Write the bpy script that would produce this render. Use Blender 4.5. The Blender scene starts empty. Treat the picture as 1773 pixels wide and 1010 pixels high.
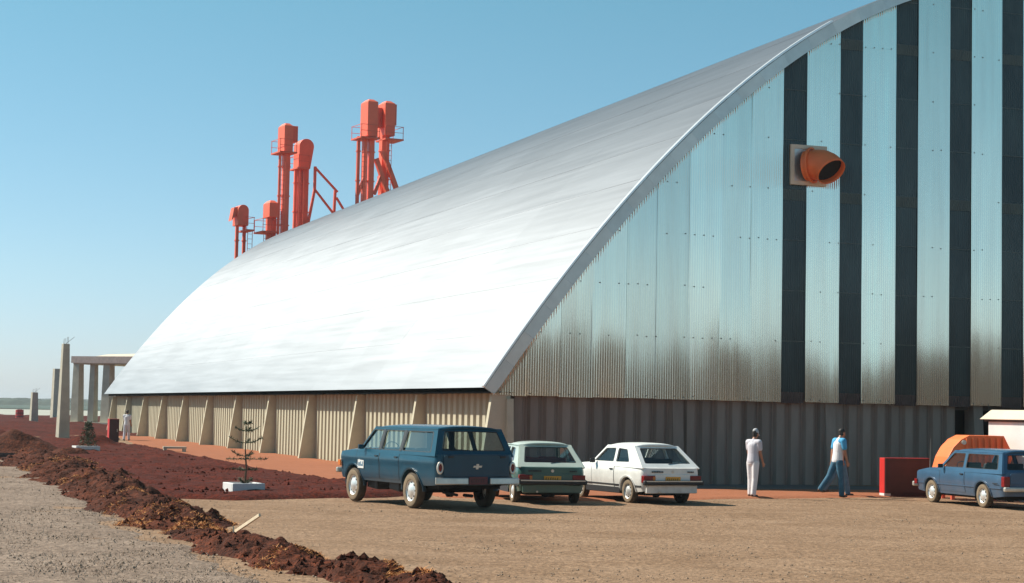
import bpy, bmesh, math, random
import numpy as np
from mathutils import Vector, Matrix, geometry
random.seed(7)
R = math.radians
scn = bpy.context.scene
col = scn.collection

# ------------------------------------------------------------------ camera
PITCH, ROLL, CAMH = 3.6945, 1.1171, 2.1
cp, sp = math.cos(R(PITCH)), math.sin(R(PITCH))
F = Vector((0, cp, sp)); R0 = Vector((1, 0, 0)); U0 = R0.cross(F)
RR = R0*math.cos(R(ROLL)) + U0*math.sin(R(ROLL)); UU = RR.cross(F)
cam_d = bpy.data.cameras.new('camera'); cam = bpy.data.objects.new('camera', cam_d); col.objects.link(cam)
cam.matrix_world = Matrix(((RR.x, UU.x, -F.x, 0), (RR.y, UU.y, -F.y, 0), (RR.z, UU.z, -F.z, CAMH), (0, 0, 0, 1)))
cam_d.sensor_width = 36; cam_d.lens = 3200/1773*36
cam_d.clip_start = 0.5; cam_d.clip_end = 12000
scn.camera = cam

# ------------------------------------------------------------------ sky and sun
SUN_EL = R(43.5); SH = Vector((-0.934, 0.358, 0)).normalized()
SDIR = SH*math.cos(SUN_EL) + Vector((0, 0, math.sin(SUN_EL)))
w = bpy.data.worlds.new('World'); scn.world = w; w.use_nodes = True
nt = w.node_tree; nt.nodes.clear()
sky = nt.nodes.new('ShaderNodeTexSky'); sky.sky_type = 'NISHITA'; sky.sun_disc = False
sky.sun_elevation = SUN_EL; sky.sun_rotation = math.atan2(SH.x, SH.y) % (2*math.pi)
sky.air_density = 0.7; sky.dust_density = 0.5; sky.ozone_density = 1.3; sky.altitude = 300
tint = nt.nodes.new('ShaderNodeMix'); tint.data_type = 'RGBA'; tint.blend_type = 'MULTIPLY'
tint.inputs[0].default_value = 1.0
# colour of this air: pale grey blue near the horizon, clear cyan blue above
geo = nt.nodes.new('ShaderNodeTexCoord'); sxyz = nt.nodes.new('ShaderNodeSeparateXYZ'); rmp = nt.nodes.new('ShaderNodeValToRGB')
nt.links.new(geo.outputs['Generated'], sxyz.inputs[0]); nt.links.new(sxyz.outputs[2], rmp.inputs[0]); nt.links.new(rmp.outputs[0], tint.inputs[7])
rmp.color_ramp.elements[0].color = (0.84, 0.86, 1.02, 1); rmp.color_ramp.elements[0].position = 0.0
rmp.color_ramp.elements[1].color = (0.80, 1.27, 1.05, 1); rmp.color_ramp.elements[1].position = 0.25
e_ = rmp.color_ramp.elements.new(0.07); e_.color = (0.90, 1.03, 1.0, 1)
bgn = nt.nodes.new('ShaderNodeBackground'); bgn.inputs[1].default_value = 0.090
wo = nt.nodes.new('ShaderNodeOutputWorld')
nt.links.new(sky.outputs[0], tint.inputs[6]); nt.links.new(tint.outputs[2], bgn.inputs[0]); nt.links.new(bgn.outputs[0], wo.inputs[0])
sd = bpy.data.lights.new('sun', 'SUN'); sd.energy = 5.0; sd.angle = R(0.53); sd.color = (1, 0.93, 0.82)
so = bpy.data.objects.new('sun', sd); col.objects.link(so)
so.rotation_euler = SDIR.to_track_quat('Z', 'Y').to_euler(); so.location = (-40, 20, 60)
vs = scn.view_settings; vs.view_transform = 'Standard'; vs.look = 'None'; vs.exposure = 0.45; vs.gamma = 1; vs.use_curve_mapping = False

# ------------------------------------------------------------------ materials
def mat(name, base, rough=0.8, metal=0.0, var=0.12, scale=4.0, bump=0.0, bscale=30.0, spec=0.5, coat=0.0, base2=None, detail=5, coords='Object', stretch=(1, 1, 1)):
    m = bpy.data.materials.new(name); m.use_nodes = True
    n = m.node_tree.nodes; l = m.node_tree.links; b = n['Principled BSDF']
    b.inputs['Roughness'].default_value = rough; b.inputs['Metallic'].default_value = metal
    b.inputs['Specular IOR Level'].default_value = spec; b.inputs['Coat Weight'].default_value = coat
    b.inputs['Coat Roughness'].default_value = 0.08
    tc = n.new('ShaderNodeTexCoord'); mp = n.new('ShaderNodeMapping'); mp.inputs['Scale'].default_value = stretch
    l.new(tc.outputs[coords], mp.inputs[0])
    nz = n.new('ShaderNodeTexNoise'); nz.inputs['Scale'].default_value = scale; nz.inputs['Detail'].default_value = detail
    nz.inputs['Roughness'].default_value = 0.6
    l.new(mp.outputs[0], nz.inputs['Vector'])
    cr = n.new('ShaderNodeValToRGB')
    a = base2 if base2 else tuple(c*(1-var) for c in base); c = base if base2 else tuple(min(1, c*(1+var)) for c in base)
    cr.color_ramp.elements[0].color = (*a, 1); cr.color_ramp.elements[1].color = (*c, 1)
    cr.color_ramp.elements[0].position = 0.32; cr.color_ramp.elements[1].position = 0.68
    l.new(nz.outputs[0], cr.inputs[0]); l.new(cr.outputs[0], b.inputs['Base Color'])
    if bump > 0:
        n2 = n.new('ShaderNodeTexNoise'); n2.inputs['Scale'].default_value = bscale; n2.inputs['Detail'].default_value = 6
        bp = n.new('ShaderNodeBump'); bp.inputs['Strength'].default_value = 1.0; bp.inputs['Distance'].default_value = bump
        l.new(mp.outputs[0], n2.inputs['Vector']); l.new(n2.outputs[0], bp.inputs['Height']); l.new(bp.outputs[0], b.inputs['Normal'])
    m['bsdf'] = 1
    return m

def obj_random_tint(m, amt):
    """piece-to-piece difference in tone, the same for a piece wherever the light stands"""
    n = m.node_tree.nodes; l = m.node_tree.links; b = n['Principled BSDF']
    src = b.inputs['Base Color'].links[0].from_socket
    oi = n.new('ShaderNodeObjectInfo'); mr = n.new('ShaderNodeMapRange')
    mr.inputs[3].default_value = 1-amt; mr.inputs[4].default_value = 1+amt*0.6
    mx = n.new('ShaderNodeMix'); mx.data_type = 'RGBA'; mx.blend_type = 'MULTIPLY'; mx.inputs[0].default_value = 1
    cb = n.new('ShaderNodeCombineColor')
    l.new(oi.outputs['Random'], mr.inputs[0])
    for k in range(3): l.new(mr.outputs[0], cb.inputs[k])
    l.new(src, mx.inputs[6]); l.new(cb.outputs[0], mx.inputs[7]); l.new(mx.outputs[2], b.inputs['Base Color'])

def glass(name, tint, refl=1.5, trans=0.75):
    m = bpy.data.materials.new(name); m.use_nodes = True
    n = m.node_tree.nodes; l = m.node_tree.links; n.clear()
    o = n.new('ShaderNodeOutputMaterial'); mx = n.new('ShaderNodeMixShader'); lw = n.new('ShaderNodeLayerWeight'); lw.inputs[0].default_value = 0.5; pw_ = n.new('ShaderNodeMath'); pw_.operation = 'POWER'; pw_.inputs[1].default_value = 4.0; fr = n.new('ShaderNodeMath'); fr.operation = 'MULTIPLY_ADD'; fr.inputs[1].default_value = 0.9; fr.inputs[2].default_value = 0.04*refl; l.new(lw.outputs['Facing'], pw_.inputs[0]); l.new(pw_.outputs[0], fr.inputs[0]); fr.use_clamp = True
    tr = n.new('ShaderNodeBsdfTransparent'); tr.inputs[0].default_value = (*[t*trans for t in tint], 1)
    gl = n.new('ShaderNodeBsdfGlossy'); gl.inputs[1].default_value = 0.03
    l.new(fr.outputs[0], mx.inputs[0]); l.new(tr.outputs[0], mx.inputs[1]); l.new(gl.outputs[0], mx.inputs[2]); l.new(mx.outputs[0], o.inputs[0])
    return m

def earth(name, a, b, c, bump=.03, scl=1.0):
    """three sizes of mottling: wide worn areas, hand-sized patches, grains"""
    m = mat(name, a, 0.95, scale=0.55*scl, base2=b, bump=bump, bscale=11, detail=10, spec=0.12)
    n = m.node_tree.nodes; l = m.node_tree.links; bs = n['Principled BSDF']; src = bs.inputs['Base Color'].links[0].from_socket
    tc = n.new('ShaderNodeTexCoord')
    for sc, lo, hi, det in ((5.0*scl, .40, .62, 6), (26.0*scl, .38, .60, 3)):
        nz = n.new('ShaderNodeTexNoise'); nz.inputs['Scale'].default_value = sc; nz.inputs['Detail'].default_value = det; nz.inputs['Roughness'].default_value = .7
        cr = n.new('ShaderNodeMapRange'); cr.inputs[1].default_value = lo; cr.inputs[2].default_value = hi; cr.inputs[3].default_value = .75; cr.inputs[4].default_value = 0.0
        mx = n.new('ShaderNodeMix'); mx.data_type = 'RGBA'; mx.inputs[7].default_value = (*c, 1)
        l.new(tc.outputs['Object'], nz.inputs['Vector']); l.new(nz.outputs[0], cr.inputs[0]); l.new(cr.outputs[0], mx.inputs[0]); l.new(src, mx.inputs[6]); src = mx.outputs[2]
    l.new(src, bs.inputs['Base Color']); return m
M = {}
M['roof'] = mat('galvanised_roof_metal', (0.236, 0.250, 0.266), 0.42, 0.60, scale=2.2, var=0.13, bump=0.0025, bscale=3.0, stretch=(1.6, .05, 1.6), detail=8)
obj_random_tint(M['roof'], 0.05)
# the sheets are corrugated up the slope, far finer than a pixel: their gloss is drawn out along the building
_b = M['roof'].node_tree.nodes['Principled BSDF']; _b.inputs['Anisotropic'].default_value = 0.52
_c = M['roof'].node_tree.nodes.new('ShaderNodeCombineXYZ')
for _k, _v in enumerate((-math.sin(R(19.375)), math.cos(R(19.375)), 0)): _c.inputs[_k].default_value = _v
M['roof'].node_tree.links.new(_c.outputs[0], _b.inputs['Tangent'])
M['gable'] = mat('corrugated_aluminium', (0.98, 0.90, 0.77), 0.08, 0.92, scale=0.9, var=0.06, stretch=(3.5, 1, .18), detail=8)
obj_random_tint(M['gable'], 0.13)
M['trim'] = mat('rake_trim_metal', (0.62, 0.63, 0.60), 0.38, 0.8, scale=2, var=0.08)
obj_random_tint(M['trim'], 0.08)
M['flash'] = mat('edge_flashing_metal', (0.85, 0.85, 0.83), 0.3, 0.6, scale=2, var=0.05)
M['dark'] = mat('dark_fibreglass', (0.032, 0.050, 0.050), 0.16, 0.0, scale=1.2, var=0.35, stretch=(1, 1, .3), spec=0.5)
obj_random_tint(M['dark'], 0.35)
M['band'] = mat('olive_fibreglass_over_girder', (0.060, 0.075, 0.062), 0.3, 0.0, scale=2, var=0.2)
M['skirt'] = mat('rusty_primer_sheet', (0.085, 0.055, 0.045), 0.6, 0.2, scale=3, var=0.3)
M['bolt'] = mat('bolt_steel', (0.22, 0.23, 0.22), 0.6, 0.4)
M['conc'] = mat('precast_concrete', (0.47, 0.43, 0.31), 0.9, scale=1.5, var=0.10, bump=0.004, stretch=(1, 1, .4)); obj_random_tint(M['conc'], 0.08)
M['conc_shade'] = mat('precast_concrete_shaded', (0.29, 0.235, 0.19), 0.9, scale=1.0, var=0.22, bump=0.004, stretch=(1, 1, .3)); obj_random_tint(M['conc_shade'], 0.20)  # precast concrete with the gable's shade darkened into its colour
M['pil'] = mat('pilaster_concrete', (0.52, 0.475, 0.35), 0.9, scale=2, var=0.08, bump=0.003)
M['col'] = mat('column_concrete', (0.50, 0.46, 0.36), 0.9, scale=1.5, var=0.12, bump=0.003)
M['soffit'] = mat('soffit_dark', (0.09, 0.085, 0.08), 0.9)
M['inside'] = mat('interior_dark', (0.012, 0.012, 0.012), 0.95)
M['orange'] = mat('orange_machine_paint', (0.95, 0.20, 0.055), 0.5, scale=1.5, var=0.12, bump=0.002)
M['elev'] = mat('orange_red_elevator_paint', (0.88, 0.145, 0.065), 0.5, scale=0.8, var=0.10)
M['elevd'] = mat('darker_red_steel', (0.72, 0.12, 0.06), 0.6, scale=1.0, var=0.15)  # darker red for platforms, rails, braces and some legs
M['red'] = mat('signal_red_paint', (0.62, 0.03, 0.025), 0.45, scale=3, var=0.06)
M['redd'] = mat('shade_dark_red', (0.050, 0.013, 0.013), 0.6, scale=3, var=0.2)  # red with shade put into it for cabinet fronts; other dark parts share it
M['white'] = mat('white_paint', (0.74, 0.73, 0.70), 0.6, scale=3, var=0.06)
M['cream'] = mat('cream_roof', (0.70, 0.60, 0.46), 0.7, scale=3, var=0.06)
M['wood'] = mat('raw_timber', (0.82, 0.66, 0.46), 0.8, scale=8, var=0.10)
M['bark'] = mat('sapling_bark', (0.13, 0.085, 0.05), 0.9, scale=15, var=0.2)
M['needle'] = mat('conifer_needles', (0.075, 0.095, 0.045), 0.7, scale=8, var=0.35)
M['needle2'] = mat('bushy_leaves', (0.06, 0.085, 0.035), 0.7, scale=8, var=0.35)
M['rebar'] = mat('rebar_steel', (0.16, 0.12, 0.10), 0.7, 0.3)
# earth
M['lot'] = earth('dry_dirt_lot', (0.46, 0.30, 0.19), (0.31, 0.19, 0.112), (0.17, 0.105, 0.062), bump=.05)
_n = M['lot'].node_tree.nodes; _l = M['lot'].node_tree.links; _bs = _n['Principled BSDF']; _src = _bs.inputs['Base Color'].links[0].from_socket
_tc = _n.new('ShaderNodeTexCoord'); _mp = _n.new('ShaderNodeMapping'); _mp.inputs['Rotation'].default_value = (0, 0, .22); _mp.inputs['Scale'].default_value = (.22, .42, 1)
_nz = _n.new('ShaderNodeTexNoise'); _nz.inputs['Scale'].default_value = 1.6; _nz.inputs['Detail'].default_value = 5; _nz.inputs['Distortion'].default_value = .8
_mr = _n.new('ShaderNodeMapRange'); _mr.inputs[1].default_value = .42; _mr.inputs[2].default_value = .62; _mr.inputs[3].default_value = 0; _mr.inputs[4].default_value = .16
_mx = _n.new('ShaderNodeMix'); _mx.data_type = 'RGBA'; _mx.inputs[7].default_value = (.50, .345, .235, 1)
_l.new(_tc.outputs['Object'], _mp.inputs[0]); _l.new(_mp.outputs[0], _nz.inputs['Vector']); _l.new(_nz.outputs[0], _mr.inputs[0]); _l.new(_mr.outputs[0], _mx.inputs[0]); _l.new(_src, _mx.inputs[6]); _l.new(_mx.outputs[2], _bs.inputs['Base Color'])
M['path'] = earth('orange_earth_path', (0.43, 0.165, 0.085), (0.35, 0.13, 0.065), (0.30, 0.115, 0.06), bump=.012)
M['soil'] = earth('dark_red_soil', (0.185, 0.026, 0.010), (0.105, 0.016, 0.007), (0.040, 0.011, 0.007), bump=.05)
M['berm'] = earth('red_earth_berm', (0.23, 0.060, 0.025), (0.10, 0.030, 0.016), (0.030, 0.013, 0.009), bump=.06, scl=1.3)
M['straw'] = mat('orange_dry_straw', (0.60, 0.26, 0.08), 0.9, scale=6, var=0.3)
M['greyfield'] = earth('grey_gravel_field', (0.46, 0.35, 0.27), (0.31, 0.225, 0.168), (0.15, 0.108, 0.08), bump=.06, scl=1.0)
M['pebble'] = mat('pale_pebbles', (0.36, 0.26, 0.18), 0.9, scale=1.5, base2=(0.22, 0.15, 0.10))
M['dryblade'] = mat('dry_grass_blades', (0.40, 0.32, 0.25), 0.9, scale=1.5, base2=(0.26, 0.20, 0.155))
M['farland'] = mat('far_green_land', (0.055, 0.085, 0.060), 0.95, scale=0.01, var=0.3)
M['farpale'] = mat('far_pale_field', (0.40, 0.40, 0.33), 0.95, scale=0.02, var=0.1)
M['wood_far'] = mat('far_woodland', (0.045, 0.065, 0.045), 0.95, scale=0.05, var=0.3)
M['belt'] = mat('tree_belt_foliage', (0.070, 0.056, 0.042), 0.9, scale=0.4, var=0.3)
# vehicles
def paint(name, c, rough=0.35, metal=0.0, coat=0.35):
    """car paint with road dust gathered on the lower body"""
    m = mat(name, c, rough, metal, scale=2.5, var=0.10, coat=coat, spec=0.4)
    n = m.node_tree.nodes; l = m.node_tree.links; bs = n['Principled BSDF']; src = bs.inputs['Base Color'].links[0].from_socket
    tc = n.new('ShaderNodeTexCoord'); sx = n.new('ShaderNodeSeparateXYZ'); nz = n.new('ShaderNodeTexNoise'); nz.inputs['Scale'].default_value = 7; nz.inputs['Detail'].default_value = 6
    mr = n.new('ShaderNodeMapRange'); mr.inputs[1].default_value = .25; mr.inputs[2].default_value = .85; mr.inputs[3].default_value = .5; mr.inputs[4].default_value = .02
    mu = n.new('ShaderNodeMath'); mu.operation = 'MULTIPLY'; mu.use_clamp = True; mx = n.new('ShaderNodeMix'); mx.data_type = 'RGBA'; mx.inputs[7].default_value = (.22, .13, .08, 1)
    l.new(tc.outputs['Object'], sx.inputs[0]); l.new(tc.outputs['Object'], nz.inputs['Vector']); l.new(sx.outputs[2], mr.inputs[0]); l.new(mr.outputs[0], mu.inputs[0]); l.new(nz.outputs[0], mu.inputs[1])
    l.new(mu.outputs[0], mx.inputs[0]); l.new(src, mx.inputs[6]); l.new(mx.outputs[2], bs.inputs['Base Color']); return m
M['teal'] = paint('petrol_blue_paint', (0.004, 0.062, 0.105), 0.3, 0.0, 0.15)
M['green'] = paint('sea_green_metallic', (0.050, 0.150, 0.130), 0.33, 0.2)
M['ghgreen'] = paint('pale_green_roof', (0.50, 0.56, 0.48), 0.35)  # paler green for the hatchback's roof and window frames
M['cwhite'] = paint('warm_white_car_paint', (0.86, 0.85, 0.80), 0.4)
M['blue'] = paint('steel_blue_car_paint', (0.040, 0.115, 0.205), 0.34, 0.1)
M['chrome'] = mat('dull_chrome', (0.66, 0.63, 0.56), 0.28, 0.6, scale=5, var=0.1)
M['hub'] = mat('silver_hubcap', (0.80, 0.79, 0.76), 0.35, 0.5, scale=9, var=0.1)
M['tyre'] = mat('dusty_tyre', (0.075, 0.055, 0.035), 0.9, scale=6, var=0.3)
M['tyrewall'] = mat('mud_dusted_tyre_wall', (0.22, 0.16, 0.10), 0.9, scale=6, var=0.2)
M['black'] = mat('black_rubber', (0.02, 0.02, 0.022), 0.6)
M['under'] = mat('underbody_black', (0.012, 0.012, 0.012), 0.9)
M['trimd'] = mat('dark_window_trim', (0.02, 0.022, 0.025), 0.5)
M['seat'] = mat('dark_vinyl_seat', (0.035, 0.033, 0.033), 0.6)
M['seatr'] = mat('reddish_seat_cloth', (0.30, 0.07, 0.06), 0.8)
M['lampr'] = mat('red_tail_lens', (0.22, 0.012, 0.012), 0.25)
M['lampo'] = mat('amber_lens', (0.75, 0.20, 0.03), 0.3)
M['lampw'] = mat('clear_lens_ring', (0.75, 0.70, 0.62), 0.3, 0.3)
M['plate'] = mat('yellow_orange_plate', (0.80, 0.36, 0.04), 0.5)
M['platetext'] = mat('plate_characters', (0.03, 0.03, 0.03), 0.6)
M['maroon'] = mat('maroon_plate', (0.13, 0.03, 0.035), 0.5)
M['glass'] = glass('window_glass', (0.86, 0.94, 0.94), 1.0, 0.9)
M['glassd'] = glass('dusty_side_glass', (0.72, 0.86, 0.86), 5.0, 0.85)
# people
M['skin'] = mat('tan_skin', (0.42, 0.19, 0.11), 0.55, scale=8, var=0.06)
M['hair'] = mat('dark_hair', (0.022, 0.018, 0.016), 0.6)
M['cap'] = mat('grey_cap_cloth', (0.45, 0.45, 0.46), 0.8)
M['wcloth'] = mat('white_cotton', (0.76, 0.74, 0.74), 0.85, scale=7, var=0.05)
M['pcloth'] = mat('pale_grey_cotton', (0.60, 0.58, 0.62), 0.85, scale=7, var=0.05)
M['bcloth'] = mat('sky_blue_sleeve_cotton', (0.07, 0.36, 0.62), 0.85)
M['jean'] = mat('blue_denim', (0.035, 0.12, 0.19), 0.85, scale=7, var=0.2)
M['jean2'] = mat('faded_denim', (0.10, 0.20, 0.28), 0.85, scale=7, var=0.2)
M['dcloth'] = mat('dark_brown_cotton', (0.045, 0.035, 0.03), 0.85)
M['shoe'] = mat('brown_leather_shoe', (0.10, 0.05, 0.03), 0.6)

# ------------------------------------------------------------------ helpers
def tag(o, label=None, cat=None, group=None, kind=None):
    if label: o['label'] = label
    if cat: o['category'] = cat
    if group: o['group'] = group
    if kind: o['kind'] = kind
    return o
def empty(name, loc=(0, 0, 0), rz=0, label=None, cat=None, group=None):
    o = bpy.data.objects.new(name, None); col.objects.link(o); o.location = loc; o.rotation_euler = (0, 0, rz)
    o.empty_display_size = 0.2
    return tag(o, label, cat, group)
def link(name, me, parent=None, loc=None):
    o = bpy.data.objects.new(name, me); col.objects.link(o)
    if parent: o.parent = parent
    if loc is not None: o.location = loc
    return o
def mesh(name, vs_, fs, m, smooth=False):
    me = bpy.data.meshes.new(name); me.from_pydata([tuple(v) for v in vs_], [], fs); me.materials.append(m)
    if smooth: me.polygons.foreach_set('use_smooth', [True]*len(me.polygons))
    me.update(); return me
def npmesh(name, V, Fq, m, smooth=False):
    V = np.asarray(V, np.float32); Fq = np.asarray(Fq, np.int32); k = Fq.shape[1]
    me = bpy.data.meshes.new(name); me.vertices.add(len(V)); me.vertices.foreach_set('co', V.ravel())
    me.loops.add(Fq.size); me.loops.foreach_set('vertex_index', Fq.ravel())
    me.polygons.add(len(Fq)); me.polygons.foreach_set('loop_start', np.arange(0, Fq.size, k, dtype=np.int32))
    me.polygons.foreach_set('loop_total', np.full(len(Fq), k, np.int32))
    me.materials.append(m); me.polygons.foreach_set('use_smooth', np.full(len(Fq), smooth)); me.update(calc_edges=True); me.validate()
    return me
class MB:
    def __init__(s): s.v = []; s.f = []
    def quad(s, pts):
        i = len(s.v); s.v += [tuple(p) for p in pts]; s.f.append(tuple(range(i, i+len(pts))))
    def hexa(s, p):   # 8 pts: bottom 4 ccw, top 4 ccw
        i = len(s.v); s.v += [tuple(q) for q in p]
        for f in ((3, 2, 1, 0), (4, 5, 6, 7), (0, 1, 5, 4), (1, 2, 6, 5), (2, 3, 7, 6), (3, 0, 4, 7)): s.f.append(tuple(i+k for k in f))
    def box(s, x0, x1, y0, y1, z0, z1):
        s.hexa([(x0, y0, z0), (x1, y0, z0), (x1, y1, z0), (x0, y1, z0), (x0, y0, z1), (x1, y0, z1), (x1, y1, z1), (x0, y1, z1)])
    def tube(s, a, b, r0, r1=None, n=8, caps=True):
        r1 = r0 if r1 is None else r1; a = Vector(a); b = Vector(b); d = (b-a).normalized()
        t = Vector((0, 0, 1)) if abs(d.z) < .9 else Vector((1, 0, 0)); e = d.cross(t).normalized(); g = d.cross(e)
        i = len(s.v)
        for c, r in ((a, r0), (b, r1)):
            for k in range(n):
                q = 2*math.pi*k/n; s.v.append(tuple(c+(e*math.cos(q)+g*math.sin(q))*r))
        for k in range(n): s.f.append((i+k, i+n+k, i+n+(k+1) % n, i+(k+1) % n))
        if caps: s.f.append(tuple(i+k for k in range(n))); s.f.append(tuple(i+n+k for k in reversed(range(n))))
    def beam(s, a, b, w=0.1, h=0.1):
        a = Vector(a); b = Vector(b); d = (b-a).normalized()
        t = Vector((0, 0, 1)) if abs(d.z) < .9 else Vector((0, 1, 0)); e = d.cross(t).normalized()*w/2; g = d.cross(e).normalized()*h/2
        s.hexa([a-e-g, a+e-g, a+e+g, a-e+g, b-e-g, b+e-g, b+e+g, b-e+g])
    def lathe(s, prof, axis='z', c=(0, 0, 0), n=16):
        i = len(s.v); c = Vector(c)
        for r, h in prof:
            for k in range(n):
                q = 2*math.pi*k/n; x, y = r*math.cos(q), r*math.sin(q)
                s.v.append(tuple(c+(Vector((x, y, h)) if axis == 'z' else Vector((h, x, y)))))
        for j in range(len(prof)-1):
            for k in range(n): s.f.append((i+j*n+k, i+j*n+(k+1) % n, i+(j+1)*n+(k+1) % n, i+(j+1)*n+k))
    def me(s, name, m, smooth=False, weld=False):
        me = mesh(name, s.v, s.f, m, smooth)
        bm = bmesh.new(); bm.from_mesh(me)
        if weld: bmesh.ops.remove_doubles(bm, verts=bm.verts, dist=1e-4)
        bmesh.ops.recalc_face_normals(bm, faces=bm.faces); bm.to_mesh(me); bm.free(); return me
    def build(s, name, m, parent=None, smooth=False, bevel=0, loc=None, weld=False):
        o = link(name, s.me(name, m, smooth, weld), parent, loc)
        if bevel:
            b = o.modifiers.new('bevel', 'BEVEL'); b.width = bevel; b.segments = 2; b.limit_method = 'ANGLE'
        return o
def box(name, m, parent, x0, x1, y0, y1, z0, z1, bevel=0):
    b = MB(); b.box(x0, x1, y0, y1, z0, z1); return b.build(name, m, parent, bevel=bevel)

# value noise in numpy
_rng = np.random.RandomState(3); _tab = _rng.rand(256, 256)
def vnoise(x, y):
    xi = np.floor(x).astype(int); yi = np.floor(y).astype(int); fx = x-xi; fy = y-yi
    fx = fx*fx*(3-2*fx); fy = fy*fy*(3-2*fy)
    g = lambda a, b: _tab[a % 256, b % 256]
    return (g(xi, yi)*(1-fx)+g(xi+1, yi)*fx)*(1-fy)+(g(xi, yi+1)*(1-fx)+g(xi+1, yi+1)*fx)*fy-.5
def fbm(x, y, s, o=4):
    t = 0; a = 1
    for k in range(o): t = t+a*vnoise(x*s+17.3*k, y*s+5.1*k); s *= 2.03; a *= .5
    return t
def ss(t): t = np.clip(t, 0, 1); return t*t*(3-2*t)
def hbase(x, y):
    x = np.asarray(x, float); y = np.asarray(y, float)
    return 0*x*y
def hz(x, y): return float(hbase(x, y))

# ------------------------------------------------------------------ ground
def grid_lines(a, b, near0, near1, step, far):
    L = [near0]; s = step; x = near0
    while x > a: s *= far; x -= s; L.append(x)
    L = L[::-1]; x = near0
    while x < near1: x += step; L.append(x)
    s = step
    while x < b: s *= far; x += s; L.append(x)
    return np.array(L)
def ground_sheet():
    xs = grid_lines(-4000, 4000, -24, 22, 0.35, 1.16); ys = grid_lines(-3000, 6000, 20, 60, 0.35, 1.14)
    X, Y = np.meshgrid(xs, ys)
    near = ss((22-X)/10+1)*ss((X+24)/10+1)*ss((60-Y)/10+1)*ss((Y-20)/10+1)
    Z = hbase(X, Y)+near*(0.035*fbm(X, Y, .35, 2)+0.018*fbm(X, Y, 1.7, 2))
    V = np.stack([X, Y, Z], -1).reshape(-1, 3); ny, nx = X.shape
    i = (np.arange(ny-1)[:, None]*nx+np.arange(nx-1)[None]).ravel()
    Fq = np.stack([i, i+1, i+nx+1, i+nx], -1)
    o = link('ground', npmesh('ground', V, Fq, M['lot'], True)); tag(o, kind='structure'); return o
ground_sheet()

def sdist(px, py, poly):
    """positive inside"""
    d = np.full(px.shape, 1e9); ins = np.zeros(px.shape, bool); n = len(poly)
    for k in range(n):
        x0, y0 = poly[k]; x1, y1 = poly[(k+1) % n]; dx, dy = x1-x0, y1-y0
        t = np.clip(((px-x0)*dx+(py-y0)*dy)/(dx*dx+dy*dy), 0, 1)
        d = np.minimum(d, np.hypot(px-x0-t*dx, py-y0-t*dy))
        c = ((y0 > py) != (y1 > py)) & (px < (x1-x0)*(py-y0)/((y1-y0) if abs(y1-y0) > 1e-9 else 1e-9)+x0); ins ^= c
    return np.where(ins, d, -d)
def patch(name, poly, m, hgt, res, rag=0.3, ragscale=.8, rough=0.0, rscale=1.5, slope=.35, resy=None, clod=0.0):
    P = np.array(poly, float); resy = resy or res
    xs = np.arange(P[:, 0].min()-1, P[:, 0].max()+1, res); ys = np.arange(P[:, 1].min()-1, P[:, 1].max()+1, resy)
    X, Y = np.meshgrid(xs, ys)
    d = sdist(X, Y, poly)+rag*2*fbm(X+31, Y, ragscale, 3)
    Z = hbase(X, Y)-.05+np.minimum(hgt+.05, (d+.15)*slope)+rough*fbm(X, Y, rscale, 4)*np.clip(d/.6, 0, 1)
    if clod: Z = Z+clod*np.clip(np.abs(fbm(X, Y+9, 3.1, 3))*1.6-.25, 0, 1)*np.clip(d/.3, 0, 1)
    keep = d > -.35; idx = -np.ones(X.shape, int); ny, nx = X.shape
    q = keep[:-1, :-1] & keep[1:, :-1] & keep[:-1, 1:] & keep[1:, 1:]
    i = (np.arange(ny-1)[:, None]*nx+np.arange(nx-1)[None])[q]
    Fq = np.stack([i, i+1, i+nx+1, i+nx], -1); used = np.unique(Fq); re = -np.ones(nx*ny, int); re[used] = np.arange(len(used))
    V = np.stack([X, Y, Z], -1).reshape(-1, 3)[used]
    o = link(name, npmesh(name, V, re[Fq], m, True)); return o

# building frame: corner, direction of the gable (u) and of the long wall (v)
CX, CY, AZ = -0.497, 53.26, R(19.375)
def bw(u, v, z=0): return (CX+u*math.cos(AZ)-v*math.sin(AZ), CY+u*math.sin(AZ)+v*math.cos(AZ), z)
def bxy(u, v): return bw(u, v)[:2]

# orange path along the long wall and round to the gable
path_poly = [bxy(.6, 96), (-19.6, 97), (-17.0, 88.0), (-14.8, 81.0), (-9.9, 66.5), (-7.8, 59.6), (-4.2, 50.6), (-2.4, 48.0), (-1.6, 44.6), (2.4, 43.9), (4.6, 45.6), (6.3, 47.5), (9.7, 49.2), (13.5, 51.0), (15.5, 52.0), bxy(21, -3.6), bxy(3, -3.0), bxy(.3, -.6), bxy(.3, .6)]
tag(patch('earth_path', path_poly, M['path'], .035, .25, rag=.12, rough=.02), kind='structure')
gshade = link('gable_shade_ground', mesh('gable_shade_ground', [bw(-.1, -4.2, .012), bw(37, -6.5, .012), bw(37, 9, .012), bw(.2, .6, .012)], [(0, 1, 2, 3)], mat('gable_shade_grey', (.12, .105, .095), 0.95, scale=.8, var=.15))); tag(gshade, kind='structure')  # grey sheet darkens the ground in colour where the gable's shadow falls
soil_poly = [(-21.5, 97), (-19.6, 94), (-17.2, 88.4), (-15.2, 82.3), (-10.1, 67.0), (-8.0, 60.4), (-4.5, 51.6), (-2.9, 49.0), (-2.2, 45.5), (-3.2, 43.9), (-5.0, 42.5), (-6.0, 41.2), (-7.5, 41.5), (-9.5, 43.0), (-12.5, 55), (-17.0, 68), (-21, 80), (-26, 97)]
tag(patch('tilled_soil', soil_poly, M['soil'], .09, .14, rag=.10, ragscale=.6, rough=.10, rscale=.9, slope=.5, resy=.28, clod=.10), kind='structure')
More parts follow.
